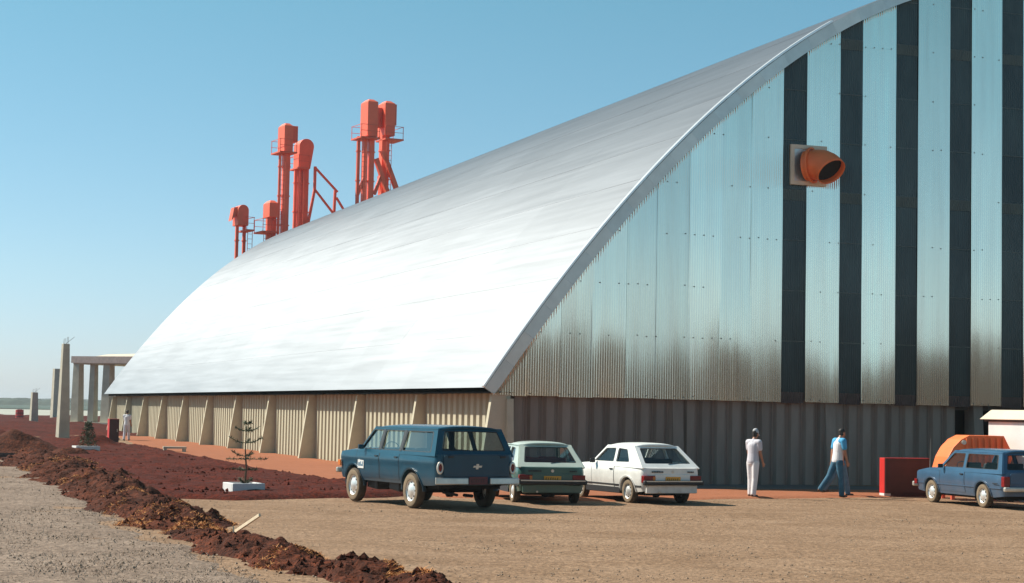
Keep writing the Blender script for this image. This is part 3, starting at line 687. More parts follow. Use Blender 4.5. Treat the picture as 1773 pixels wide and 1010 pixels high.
b = MB(); b.hexa([(-.9, -.4, Z0_-1.0), (-.3, -.4, Z0_-.2), (-.3, .4, Z0_-.2), (-.9, .4, Z0_-1.0), (-.7, -.4, Z0_+.1), (-.2, -.4, Z0_+.2), (-.2, .4, Z0_+.2), (-.7, .4, Z0_+.1)])
b.build('hood', M['elev'], r_)

# ------------------------------------------------------------------ concrete columns and canopy on the left
def column(X, Y, h, w0, w1, label, rebar=True, cat='column', rz=.6):
    root = empty('concrete_column', (X, Y, 0), rz, label, cat, 'bare concrete columns on the left')
    b = MB(); b.hexa([(-w0, -w0*.8, -.3), (w0, -w0*.8, -.3), (w0, w0*.8, -.3), (-w0, w0*.8, -.3), (-w1, -w1*.8, h), (w1, -w1*.8, h), (w1, w1*.8, h), (-w1, w1*.8, h)])
    b.build('shaft', M['col'], root, bevel=.02)
    if rebar:
        b = MB()
        for sx in (-.5, .5):
            for sy in (-.5, .5): b.tube((sx*w1, sy*w1, h-.02), (sx*w1+.03, sy*w1, h+.35+.1*sx), .012, n=5)
        b.tube((.0, 0, h), (.55, .1, h+.42), .012, n=5)
        b.build('rebar', M['rebar'], root)
    return root
column(-25.6, 106.3, 5.45, .34, .19, 'tallest free standing grey concrete column nearest the camera on the left')
column(-43.9, 171, 2.95, .36, .26, 'short concrete stub column standing left of the tall one')
column(-57.3, 234, 6.3, .60, .46, 'pale concrete column just behind the tall nearest one', rebar=False)
cano = empty('canopy_building', (-39.9, 178.6, 0), -.45, 'unfinished flat roofed concrete shelter on thick columns beyond the warehouse', 'shelter')
b = MB(); b.box(-.9, 9.5, -2.5, 9, 5.75, 6.15); b.build('roof_slab', M['col'], cano, bevel=.03)
b = MB(); b.hexa([(-.9, -2.5, 6.15), (9.5, -2.5, 6.15), (9.5, 9, 6.15), (-.9, 9, 6.15), (1.5, -.5, 6.75), (9.5, -.5, 6.95), (9.5, 7, 6.95), (1.5, 7, 6.75)]); b.build('roof', M['cream'], cano)
b = MB(); b.box(-1.05, 9.6, -2.62, -2.51, 5.85, 6.5); b.build('fascia', mat('pinkish_fascia', (.66, .52, .44), .9), cano)
for x_, y_, s_ in ((-.55, -2.1, .46), (1.15, -1.9, .36), (2.9, -1.9, .50), (4.2, 2, .5), (6.4, -1.5, .45), (0, 8, .45)):
    b = MB(); b.hexa([(x_-s_, y_-s_, -.3), (x_+s_, y_-s_, -.3), (x_+s_, y_+s_, -.3), (x_-s_, y_+s_, -.3), (x_-s_*.75, y_-s_*.75, 5.75), (x_+s_*.75, y_-s_*.75, 5.75), (x_+s_*.75, y_+s_*.75, 5.75), (x_-s_*.75, y_+s_*.75, 5.75)])
    b.build('column', M['col'], cano)
box('floor_slab', M['col'], cano, -1.5, 10, -3, 9.5, -.2, .25)
box('dark_wall', M['redd'], cano, 3.2, 9, 5.0, 5.2, .25, 2.2)
# small items on the red yard
dr = empty('red_drum', (-55.0, 208, 0), 0, 'small red drum on the far red yard near the left edge', 'drum')
b = MB(); b.lathe([(.0, 0), (.45, 0), (.45, 1.15), (.0, 1.15)], n=14); b.build('barrel', M['red'], dr)
b = MB(); b.lathe([(.46, .36), (.48, .40), (.46, .44)], n=14); b.lathe([(.46, .74), (.48, .78), (.46, .82)], n=14); b.build('hoop', M['redd'], dr)
box('lid', M['cream'], dr, -.2, .2, -.2, .2, 1.15, 1.2)
def heap(X, Y, rx, ry, h, label, m, seed):
    n_ = 26; t = np.linspace(-1.1, 1.1, n_); A, B = np.meshgrid(t, t); rr = np.sqrt(A*A+B*B)
    Z = h*np.clip(1-rr**1.6, -.2, 1)*(1+.8*fbm(A+seed, B, 2.1, 3))-.03; V = np.stack([A*rx, B*ry, Z], -1).reshape(-1, 3)
    i = (np.arange(n_-1)[:, None]*n_+np.arange(n_-1)[None]).ravel()
    o = link('dirt_heap', npmesh('dirt_heap', V, np.stack([i, i+1, i+n_+1, i+n_], -1), m, True), None, (X, Y, 0)); tag(o, label, 'dirt heap', 'dug earth heaps at the left edge'); return o
heap(-19.9, 74.5, 2.2, 1.6, .75, 'orange brown heap of earth at the left edge behind the painted trench shade', M['berm'], 1)
heap(-22.6, 82, 2.6, 2.2, .8, 'dark red heap of earth further back at the left edge', M['soil'], 3)
heap(-19.4, 86, 2.0, 2.0, .5, 'low red heap of earth before the tallest column', M['soil'], 5)
heap(-16.9, 71.0, 1.1, 1.2, .42, 'small orange heap of earth at the start of the berm', M['berm'], 8)
heap(-27.5, 92, 3.4, 2.0, .55, 'long red heap of earth left of the tallest column', M['soil'], 9)
tag(patch('trench_shade_strip', [(-26, 66.6), (-18.8, 67.0), (-16.9, 69.6), (-17.1, 71.8), (-20, 70.9), (-26, 70.6)], mat('trench_shade_strip', (.012, .011, .012), 1.0, scale=2, var=.4, spec=0.0), .12, .15, rag=.15, rough=.03, slope=.6), kind='structure')  # near-black strip paints the trench shadow onto the ground

# planter blocks with saplings
def planter(X, Y, rz, w_, d_, h_, label):
    root = empty('planter', (X, Y, .04), rz, label, 'planter', 'white planter kerbs on the soil bed')
    t = .09
    for (x0, x1, y0, y1) in ((-w_/2, w_/2, -d_/2, -d_/2+t), (-w_/2, w_/2, d_/2-t, d_/2), (-w_/2, -w_/2+t, -d_/2+t, d_/2-t), (w_/2-t, w_/2, -d_/2+t, d_/2-t)):
        box('kerb', M['white'], root, x0, x1, y0, y1, -.1, h_, bevel=.012)
    box('soil_fill', M['soil'], root, -w_/2+t, w_/2-t, -d_/2+t, d_/2-t, -.1, h_-.05)
planter(-6.32, 44.4, .45, .80, .80, .22, 'white concrete planter kerb around the thin conifer sapling')
planter(-17.6, 77.2, .45, 1.0, .8, .26, 'small white planter kerb around the far bushy sapling')
def conifer(X, Y, h, tiers, label):
    root = empty('conifer_sapling', (X, Y, .1), 0, label, 'sapling')
    b = MB(); z = 0; p = Vector((0, 0, 0))
    for k in range(6):
        q = Vector((.02*math.sin(k*1.7), .015*math.cos(k), h*(k+1)/6)); b.tube(p, q, .034*(1-k/6.8), .034*(1-(k+1)/6.8), n=6, caps=False); p = q
    b.build('trunk', M['bark'], root)
    rn = random.Random(4)
    for (zf, rad, nb, lift) in tiers:
        for j in range(nb):
            a = 2*math.pi*j/nb+zf*7+rn.uniform(-.3, .3); rj = rad*rn.uniform(.65, 1.1); d = Vector((math.cos(a), math.sin(a), 0))
            b = MB(); st = Vector((0, 0, h*zf)); tip = st+d*rj+Vector((0, 0, lift*rj)); mid = st+d*rj*.55+Vector((0, 0, lift*rj*.25))
            b.tube(st, mid, .010, .008, n=4, caps=False); b.tube(mid, tip, .008, .004, n=4, caps=False)
            for s_ in range(60):
                t = .2+.8*rn.random(); c = st.lerp(mid, t/.55) if t < .55 else mid.lerp(tip, (t-.55)/.45)
                o_ = Vector((rn.uniform(-1, 1), rn.uniform(-1, 1), rn.uniform(-.5, .9))).normalized()*rn.uniform(.05, .10)
                e_ = d*rn.uniform(.01, .03)+Vector((rn.uniform(-.012, .012),)*3); b.quad([c-e_*.5, c+e_*.5, c+o_+e_*.3])
            b.build('branch', M['needle'], root)
conifer(-6.30, 44.45, 1.58, [(.10, .26, 4, .5), (.30, .42, 3, .05), (.46, .55, 4, .0), (.50, .32, 3, .35), (.70, .42, 4, .35), (.88, .34, 4, .35), (.985, .16, 3, .5)], 'thin conifer sapling with sparse whorled branches in the near white planter')
def bushy(X, Y, h, label):
    root = empty('bushy_sapling', (X, Y, .05), 0, label, 'sapling'); rn = random.Random(9)
    b = MB(); b.tube((0, 0, 0), (0, 0, h*.8), .03, .01, n=6); b.build('trunk', M['bark'], root)
    b = MB()
    for s_ in range(900):
        z = rn.random()**.8*h; r__ = .42*h*(1-z/h*.75)*rn.random()**.5; a = rn.random()*6.28; c = Vector((r__*math.cos(a), r__*math.sin(a), .1+z))
        e_ = Vector((rn.uniform(-1, 1), rn.uniform(-1, 1), rn.uniform(-.6, 1))).normalized()*.07; g = e_.cross(Vector((rn.random(), rn.random(), rn.random()))).normalized()*.03; b.quad([c-g, c+g, c+e_])
    b.build('crown', M['needle2'], root)
bushy(-17.55, 77.3, 1.15, 'bushy dark green sapling in the far white planter')

# leaning timber stake and concrete bench slab
st = MB(); st.beam((-4.27, 29.1, .12), (-3.78, 28.35, .44), .035, .05)
o = st.build('timber_stake', M['wood'], bevel=.004); tag(o, 'pale timber stake leaning out of the red berm', 'stake')
st = MB(); st.beam((-4.26, 28.95, .22), (-4.25, 28.9, .02), .02, .03)
o = st.build('wood_chip', M['wood']); tag(o, 'small wood splinter below the leaning stake', 'wood splinter')
be = empty('concrete_bench', (-14.65, 81.3, 0), .25, 'low concrete slab bench beside the orange path', 'bench')
box('seat', M['col'], be, -.5, .5, -.22, .22, .16, .25); box('leg', M['col'], be, -.48, -.34, -.2, .2, -.05, .16); box('leg', M['col'], be, .34, .48, -.2, .2, -.05, .16)

# red fire hose cabinets
def cabinet(X, Y, rz, w_, d_, h_, label, z=0):
    root = empty('hose_cabinet', (X, Y, z), rz, label, 'cabinet', 'red hose cabinets by the walls')
    box('body', M['red'], root, 0, w_, 0, d_, .10, h_, bevel=.01)
    box('door', M['redd'], root, .012, w_-.005, -.025, .0, .10, h_-.008, bevel=.004)  # shaded front painted as a darker red sheet
    box('base', M['white'], root, .0, .2, .01, d_-.01, -.2, .10); box('plinth', M['redd'], root, .2, w_, .01, d_-.01, -.2, .10)
    b = MB(); b.tube((w_*.8, -.06, h_*.5), (w_*.8, -.06, h_*.6), .012, n=6); b.tube((w_*.8, -.06, h_*.5), (w_*.8, -.02, h_*.5), .01, n=5); b.tube((w_*.8, -.06, h_*.6), (w_*.8, -.02, h_*.6), .01, n=5); b.build('handle', M['chrome'], root)
cabinet(10.05, 49.6, R(20), 1.40, .26, 1.04, 'red hose cabinet with shade-darkened red front by the gable wall', z=0)
cabinet(-20.35, 94.3, R(26), .50, .40, 1.30, 'narrow red hose cabinet with shade-darkened front at the far end of the path')

# orange machines and white kiosk at the door
def hopper(X, Y, rz, s_, label):
    root = empty('orange_hopper', (X, Y, 0), rz, label, 'hopper', 'orange hoppers parked at the warehouse door')
    prof = [(-.05, .45), (.0, .85), (.10, 1.20), (.26, 1.48), (.48, 1.70), (.72, 1.82), (1.75, 1.82), (2.05, 1.25), (1.6, .45)]
    prof = [(x_*s_, z_*s_) for x_, z_ in prof]; n_ = len(prof); D = 1.0*s_
    b = MB(); b.v += [(x_, 0, z_) for x_, z_ in prof]+[(x_, D, z_) for x_, z_ in prof]
    b.f.append(tuple(range(n_))); b.f.append(tuple(range(n_, 2*n_)))
    for k in range(n_): b.f.append((k, (k+1) % n_, n_+(k+1) % n_, n_+k))
    b.build('housing', M['orange'], root, bevel=.015)
    for k in range(7):
        x_ = (.62+k*.18)*s_; b = MB(); b.box(x_, x_+.05*s_, -.045, -.001, .6*s_, 1.74*s_); b.build('rib', M['orange'], root)
    for (x_, y_) in ((.25, .1), (1.5, .1), (.25, D-.15), (1.5, D-.15)): box('leg', M['elevd'], root, x_*s_, x_*s_+.09, y_, y_+.09, -.1, .46*s_)
    b = MB(); b.tube((.55*s_, -.06, 1.62*s_), (.55*s_, .0, 1.62*s_), .06, n=12); b.build('inspection_cap', M['chrome'], root)
hopper(11.40, 48.5, R(8), .93, 'large orange hopper with curved left side behind the blue wagon')
hopper(13.55, 47.6, R(5), .82, 'smaller orange hopper at the right edge before the white kiosk')
ki = empty('kiosk', (12.93, 50.0, -.04), R(-66), 'white kiosk with overhanging cream flat roof at the right edge', 'kiosk')
box('wall', M['white'], ki, 0, 1.6, 0, 2.4, -.1, 2.1)
b = MB(); b.hexa([(-.25, -.12, 2.16), (1.8, -.12, 2.16), (1.8, 2.6, 2.16), (-.25, 2.6, 2.16), (.1, .0, 2.42), (1.7, .0, 2.42), (1.7, 2.5, 2.42), (.1, 2.5, 2.42)]); b.build('roof', M['cream'], ki, bevel=.02)
box('fascia', M['skirt'], ki, -.12, 1.7, -.05, 2.5, 2.10, 2.16)

# ------------------------------------------------------------------ vehicles
def panel2d(name, outer, holes, fmap, m, parent, thick=.035, flip=False):
    polys = [[Vector((p[0], p[1], 0)) for p in outer]]+[[Vector((p[0], p[1], 0)) for p in h] for h in holes]
    tris = geometry.tessellate_polygon(polys); flat = [p for q in polys for p in q]
    vs_ = [fmap(p.x, p.y) for p in flat]
    me = mesh(name, vs_, [tuple(t) for t in tris], m); bm = bmesh.new(); bm.from_mesh(me); bmesh.ops.recalc_face_normals(bm, faces=bm.faces)
    bm.to_mesh(me); bm.free(); o = link(name, me, parent)
    if thick: s_ = o.modifiers.new('solidify', 'SOLIDIFY'); s_.thickness = thick; s_.offset = 0
    return o
def rpoly(pts, r=.04, n=3):
    out = []; N = len(pts)
    for k in range(N):
        p = Vector(pts[k]); a = Vector(pts[k-1]); c = Vector(pts[(k+1) % N]); d1 = (a-p); d2 = (c-p); rr = min(r, d1.length*.45, d2.length*.45)
        s_ = p+d1.normalized()*rr; e_ = p+d2.normalized()*rr
        for j in range(n+1):
            t = j/n; q = s_*(1-t)**2+p*2*t*(1-t)+e_*t*t; out.append((q.x, q.y))
    return out
def interp(tab, x): return float(np.interp(x, [t[0] for t in tab], [t[1] for t in tab]))

def wheel(parent, x, y, r, w_, side, steer=0, hubm=None):
    wr = empty('wheel', (x, y, r), steer); wr.parent = parent
    b = MB(); hw = w_/2
    b.lathe([(r*.60, -hw*.9), (r*.80, -hw), (r*.93, -hw*.92), (r, -hw*.7), (r, hw*.7), (r*.93, hw*.92), (r*.80, hw), (r*.60, hw*.9)], axis='x', n=28)
    t = b.build('tyre', M['tyre'], wr, smooth=True)
    s_ = side
    b = MB(); b.lathe([(r*.62, s_*hw*.97), (r*.86, s_*(hw+.006)), (r*.90, s_*hw*.99)], axis='x', n=28); b.build('sidewall', M['tyrewall'], wr, smooth=True)
    b = MB(); b.lathe([(r*.63, s_*hw*.95), (r*.60, s_*hw*.75), (r*.50, s_*hw*.55), (r*.36, s_*hw*.85), (r*.28, s_*hw*.95), (r*.22, s_*hw*1.08), (.0, s_*hw*1.12)], axis='x', n=28); b.build('rim', hubm or M['hub'], wr, smooth=True)
    b = MB()
    for k in range(8):
        a = 2*math.pi*k/8; b.box(s_*hw*.70-.004, s_*hw*.70+.006, math.cos(a)*r*.44-.018, math.cos(a)*r*.44+.018, math.sin(a)*r*.44-.018, math.sin(a)*r*.44+.018)
    b.build('vent_hole', M['black'], wr)
    return wr

def car(name, loc, rz, label, S):
    root = empty(name, loc, rz, label, S['cat'])
    L, W, wb, ro, r = S['L'], S['W'], S['wb'], S['ro'], S['r']; y0, y1 = -ro, L-ro; Ra = S['Ra']; sill = S['sill']; P = M[S['paint']]
    ys = sorted(set([round(q, 3) for q in list(np.arange(y0, y1, .12))+[y1]]+[round(y0+q, 3) for q in (.02, .05, .09, .14)]+[round(y1-q, 3) for q in (.02, .05, .09, .14)]+
        [round(c+Ra*math.cos(a), 3) for c in (0, wb) for a in np.linspace(0, math.pi, 15)]+[q for d in S['doors'] for q in d]))
    top = lambda y: interp(S['top'], y)
    def bot(y):
        z = sill+S.get('endrise', .05)*max(0, (y-(y1-.5))/.5)+S.get('endrise', .05)*max(0, ((y0+.5)-y)/.5)
        for c in (0, wb):
            if abs(y-c) <= Ra+1e-6: z = max(z, r*.95+math.sqrt(max(0, Ra*Ra-(y-c)**2)))
        return z
    rc = S.get('rc', .16)
    def hw(y, z):
        h = W/2-.035*((y-(y0+y1)/2)/(L/2))**4
        for d in (y-y0, y1-y):
            if d < rc: h -= rc-math.sqrt(max(0, rc*rc-(rc-d)**2))
        return h-interp(S['side'], z)
    NZ = 9
    def grid(side, ylist, zb, zt, off=0):
        vs_ = []; fs = []
        for y in ylist:
            a, c = zb(y), max(zb(y)+.01, zt(y))
            for k in range(NZ+1): z = a+(c-a)*k/NZ; vs_.append((side*(hw(y, z)+off), y, z))
        n_ = NZ+1
        for i in range(len(ylist)-1):
            for k in range(NZ): q = i*n_+k; fs.append((q, q+n_, q+n_+1, q+1))
        return vs_, fs
    # body shell: sides + hood + ends
    b = MB()
    def add(vf): i = len(b.v); b.v.extend(vf[0]); b.f.extend([tuple(i+k for k in f_) for f_ in vf[1]])
    for s_ in (-1, 1): add(grid(s_, ys, bot, top))
    # ends
    NX = 10
    for ye in (y0, y1):
        vs_ = []; fs = []; a, c = bot(ye), top(ye)
        for k in range(NZ+1):
            z = a+(c-a)*k/NZ; h = hw(ye, z)
            for j in range(NX+1): t = -1+2*j/NX; vs_.append((t*h, ye+(-1 if ye == y0 else 1)*.03*(1-t*t), z))
        n_ = NX+1
        for k in range(NZ):
            for j in range(NX): q = k*n_+j; fs.append((q, q+1, q+n_+1, q+n_))
        add((vs_, fs))
    # hood / decks
    def deck(ya, yb, crown):
        yl = [y for y in ys if ya <= y <= yb]; vs_ = []; fs = []
        for y in yl:
            z = top(y); h = hw(y, z)
            for j in range(NX+1): t = -1+2*j/NX; vs_.append((t*h, y+(0 if y not in (y0, y1) else (-1 if y == y0 else 1)*.03*(1-t*t)), z+crown*(1-t**4)*(1 if y not in (y0, y1) else .0)))
        n_ = NX+1
        for i in range(len(yl)-1):
            for j in range(NX): q = i*n_+j; fs.append((q, q+1, q+n_+1, q+n_))
        add((vs_, fs))
    g0, g1, g2, g3 = S['gh']   # (base rear), (roof rear), (roof front), (base front)
    deck(g3[0]-.15, y1, S.get('crown', .03)); deck(y0, g0[0]+.18, 0)
    bo = b.build('body', P, root, smooth=True, weld=True)
    bo.data.polygons.foreach_set('use_smooth', [True]*len(bo.data.polygons))
    es = bo.modifiers.new('split', 'EDGE_SPLIT'); es.split_angle = R(38)
    # belt shelf that closes the cabin below the windows
    b = MB(); zb_ = g0[1]-.14; b.box(-W/2+.10, W/2-.10, g0[0]+.06, g3[0]-.05, sill+.05, zb_); b.build('cabin_tub', M['inside'], root)
    # doors proud of the shell
    for (da, db) in S['doors']:
        for s_ in (-1, 1):
            yl = [y for y in ys if da <= y <= db]; yl = [da+.012]+[y for y in yl if da+.02 < y < db-.02]+[db-.012]
            b = MB(); v_, f_ = grid(s_, yl, lambda y: max(bot(y)+.0, sill+.07), lambda y: top(y)-.008, .005); b.v = v_; b.f = f_; d_ = b.build('door', P, root, smooth=True)
            b = MB(); zh = top(da)-.11
            b.box(s_*(hw(da, zh)+.005)-.0, s_*(hw(da, zh)+.028), da+.06, da+.19, zh-.015, zh+.012); b.build('handle', M['trimd'], d_)
            b = MB()
            for yy in (da, db):
                zz = [max(bot(yy), sill+.06)+(top(yy)-max(bot(yy), sill+.06))*k/8 for k in range(9)]
                for k in range(8):
                    b.quad([(s_*(hw(yy, zz[k])+.003), yy-.006, zz[k]), (s_*(hw(yy, zz[k])+.003), yy+.006, zz[k]), (s_*(hw(yy, zz[k+1])+.003), yy+.006, zz[k+1]), (s_*(hw(yy, zz[k+1])+.003), yy-.006, zz[k+1])])
            b.build('door_gap', M['black'], d_)
    # moulding strip and sill
    if S.get('mould'):
        for s_ in (-1, 1):
            b = MB(); zm = S['mould']; yl = [y for y in ys if bot(y) < zm-.03 and y0+.1 < y < y1-.1]
            for ya, yb in zip(yl, yl[1:]):
                if yb-ya < .2: b.hexa([(s_*hw(ya, zm), ya, zm-.014), (s_*(hw(ya, zm)+.014), ya, zm-.014), (s_*(hw(yb, zm)+.014), yb, zm-.014), (s_*hw(yb, zm), yb, zm-.014), (s_*hw(ya, zm), ya, zm+.014), (s_*(hw(ya, zm)+.014), ya, zm+.014), (s_*(hw(yb, zm)+.014), yb, zm+.014), (s_*hw(yb, zm), yb, zm+.014)])
            b.build('side_moulding', M[S.get('mouldm', 'chrome')], root)
    if S.get('sillm'):
        for s_ in (-1, 1): box('sill_panel', M[S['sillm']], root, s_*(W/2-.06)-.045, s_*(W/2-.06)+.045, Ra+.01, wb-Ra-.01, sill-.03, sill+.10)
    # arch lips
    for c in (0, wb):
        for s_ in (-1, 1):
            b = MB(); A = np.linspace(R(2), R(178), 17)
            for a, a2 in zip(A, A[1:]):
                q = []
                for aa in (a, a2):
                    yy = c+Ra*math.cos(aa); zz = r*.95+Ra*math.sin(aa); yo = c+(Ra+.035)*math.cos(aa); zo = r*.95+(Ra+.035)*math.sin(aa)
                    q.append(((s_*(hw(yy, zz)+.012), yy, zz), (s_*(hw(yo, zo)+.022), yo, zo), (s_*(hw(yo, zo)-.01), yo, zo+.004), (s_*(hw(yy, zz)-.08), yy, zz)))
                b.hexa([q[0][3], q[0][0], q[0][1], q[0][2], q[1][3], q[1][0], q[1][1], q[1][2]])
            b.build('wheel_arch', P, root, smooth=False)
    # underbody, wells
    b = MB(); b.box(-W/2+.25, W/2-.25, y0+.25, y1-.3, sill-.06, sill+.25)
    b.box(-W/2+.08, W/2-.08, Ra+.02, wb-Ra-.02, sill+.01, sill+.08)
    for c in (0, wb): b.box(-W/2+.22, W/2-.22, c-Ra, c+Ra, sill, r+Ra)
    b.tube((-W/2+.2, 0, r), (W/2-.2, 0, r), .05, n=8); b.lathe([(.0, -.12), (.13, -.05), (.13, .05), (.0, .12)], axis='x', c=(0, 0, r-.02), n=10)
    b.build('underbody', M['under'], root)
    # wheels
    tw = S.get('tw', .17)
    for (yy, stc) in ((0, 0), (wb, S.get('steer', 0))):
        for s_ in (-1, 1): wheel(root, s_*(W/2-.03-tw/2), yy, r, tw, s_, stc)
    # greenhouse
    GP = M[S.get('ghm', S['paint'])]
    zb, zt = g0[1], g1[1]; K = S['tumble']; x_b = hw((g0[0]+g3[0])/2, zb)-.015
    X = lambda z: x_b-K*(z-zb)
    for s_ in (-1, 1):
        fm = lambda y, z, s_=s_: (s_*X(z), y, z)
        holes = [rpoly(h, .05) for h in S['win']]
        outer = [(g0[0], zb-.05), (g1[0], zt), (g2[0], g2[1]), (g3[0], zb-.05)]
        if S.get('ghx'): outer = S['ghx']
        panel2d('window_frame', outer, holes, fm, GP, root, .035)
        for h in holes:
            o = panel2d('side_window', h, [], lambda y, z, s_=s_: (s_*(X(z)-.012), y, z), M[S.get('sglass', 'glass')], root, 0)
            cx_ = sum(p[0] for p in h)/len(h); cz_ = sum(p[1] for p in h)/len(h)
            ring = [(cx_+(p[0]-cx_)*(1-.05), cz_+(p[1]-cz_)*(1-.07)) for p in h]
            panel2d('window_seal', h, [ring], lambda y, z, s_=s_: (s_*(X(z)+.019), y, z), M['trimd'] if S.get('seal', 'trimd') == 'trimd' else M['chrome'], o, 0)
    # rear screen panel
    def rp(x, t): z = (zb-.05)+(zt-zb+.05)*t; y = g0[0]+(g1[0]-g0[0])*t; return (x*(X(z)-.005), y, z)
    hr = S['rwin']; hole = rpoly([(-hr[0], hr[1]), (hr[0], hr[1]), (hr[0]*hr[3], hr[2]), (-hr[0]*hr[3], hr[2])], .06)
    panel2d('rear_hatch_frame', [(-1, 0), (1, 0), (1, 1), (-1, 1)], [hole], rp, GP, root, .03)
    rg = panel2d('rear_window', hole, [], rp, M['glass'], root, 0)
    ring = [(p[0]*.955, hr[1]+(hr[2]-hr[1])/2+(p[1]-(hr[1]+(hr[2]-hr[1])/2))*.92) for p in hole]
    def rp2(x, t): q = rp(x, t); return (q[0], q[1]-.018, q[2]+.004)
    panel2d('window_seal', hole, [ring], rp2, M['trimd'], rg, 0)
    # windscreen
    def wp(x, t): z = (zb-.05)+(g2[1]-zb+.05)*t; y = g3[0]+(g2[0]-g3[0])*t; return (x*(X(z)-.005), y, z)
    hole = rpoly([(-.92, .14), (.92, .14), (.90, .93), (-.90, .93)], .06)
    panel2d('windscreen_frame', [(-1, 0), (1, 0), (1, 1), (-1, 1)], [hole], wp, P, root, .03); panel2d('windscreen', hole, [], wp, M['glass'], root, 0)
    # roof
    b = MB(); vs_ = []; NY = 12; xr = X(zt)+.015; f0, f1 = g1[0]-S.get('rlip', .03), g2[0]+.03
    for i in range(NY+1):
        t = i/NY; y = f0+(f1-f0)*t; e_ = min(1, min(t, 1-t)*NY/1.5)
        z = zt+(g2[1]-zt)*t+S.get('rcrown', .045)*(1-(2*t-1)**4)
        for j in range(13):
            q = -1+2*j/12; ed = abs(q)**6; vs_.append((q*xr, y-(0.03*(1-q*q) if i == 0 else 0), z+.035*(1-q*q)-.05*ed))
    b.v = vs_
    for i in range(NY):
        for j in range(12): q = i*13+j; b.f.append((q, q+1, q+14, q+13))
    o = b.build('roof', M[S.get('roofm', S['paint'])], root, smooth=True); sm_ = o.modifiers.new('solidify', 'SOLIDIFY'); sm_.thickness = .035; sm_.offset = -.5
    b = MB()
    for s_ in (-1, 1): b.beam((s_*(xr+.004), f0+.05, zt-.02), (s_*(xr+.004), f1-.06, g2[1]-.02), .02, .018)
    b.build('drip_rail', M[S.get('railm', 'chrome')], root)
    # seats
    for (ya, n_) in S['seats']:
        for k in range(n_):
            wd = (W-.35)/n_; xa = -(W-.35)/2+k*wd+.04; b = MB()
            b.hexa([(xa, ya, .3), (xa+wd-.08, ya, .3), (xa+wd-.08, ya+.5, .34), (xa, ya+.5, .34), (xa, ya, zb_ if False else zb-.3), (xa+wd-.08, ya, zb-.3), (xa+wd-.08, ya+.5, zb-.28), (xa, ya+.5, zb-.28)])
            b.hexa([(xa, ya-.1, zb-.35), (xa+wd-.08, ya-.1, zb-.35), (xa+wd-.08, ya+.06, zb-.35), (xa, ya+.06, zb-.35), (xa+.05, ya-.22, zb+S.get('seath', .10)), (xa+wd-.13, ya-.22, zb+S.get('seath', .10)), (xa+wd-.13, ya-.12, zb+S.get('seath', .10)), (xa+.05, ya-.12, zb+S.get('seath', .10))])
            b.build('seat', M[S.get('seatm', 'seat')], root, bevel=.03)
    b = MB(); b.lathe([(.17, -.012), (.185, 0), (.17, .012), (.165, 0), (.17, -.012)], n=16)
    o = b.build('steering_wheel', M['black'], root); o.location = (-.35, g3[0]-.55, zb+.03); o.rotation_euler = (R(65), 0, 0)
    box('dashboard', M['inside'], root, -W/2+.13, W/2-.13, g3[0]-.4, g3[0]-.02, zb-.3, zb-.01)
    # mirror
    b = MB(); b.box(-X(zb)-.17, -X(zb)-.04, g3[0]-.32, g3[0]-.27, zb+.02, zb+.12); b.build('mirror', M[S.get('mirm', 'trimd')], root, bevel=.012)
    # front lamps, grille, bumper
    zf = top(y1)
    box('grille', M['trimd'], root, -W/2+.38, W/2-.38, y1+.015, y1+.045, zf-.24, zf-.07)
    for s_ in (-1, 1):
        b = MB(); b.lathe([(.0, 0), (.09, 0), (.10, .03), (.0, .04)], n=16); o = b.build('headlight', M['lampw'], root, smooth=True); o.location = (s_*(W/2-.28), y1+.02, zf-.15); o.rotation_euler = (R(-90), 0, 0)
        b = MB(); b.box(s_*(W/2-.02)-.02, s_*(W/2-.02)+.012, y1-.16, y1-.03, zf-.25, zf-.12); b.build('turn_signal', M['lampo'] if name != 'blue_wagon' else M['lampr'], root, bevel=.008)
    b = MB(); b.box(-W/2+.02, W/2-.02, y1+.03, y1+.13, sill+.12, sill+.24); b.build('bumper', M[S['bump']], root, bevel=.03)
    S['detail'](root, S, hw, top, y0, y1, W, sill, rp)
    return root

def plate(root, x, y, z, w_, h_, m=None, letters='dark'):
    p = box('number_plate', M[m or 'plate'], root, x-w_/2, x+w_/2, y-.015, y, z-h_/2, z+h_/2, bevel=.004)
    b = MB(); rn = random.Random(int(x*100+z*1000)); n_ = 6
    for k in range(n_):
        xa = x-w_*.40+k*w_*.8/n_; zc = z; ww = w_*.8/n_*.62
        b.box(xa, xa+.012, y-.018, y-.0151, zc-h_*.22, zc+h_*.22)
        if rn.random() < .7: b.box(xa+.013, xa+ww, y-.018, y-.0151, zc+h_*.14, zc+h_*.22)
        if rn.random() < .7: b.box(xa+.013, xa+ww, y-.018, y-.0151, zc-h_*.22, zc-h_*.14)
    b.build('plate_characters', M['platetext'], p)

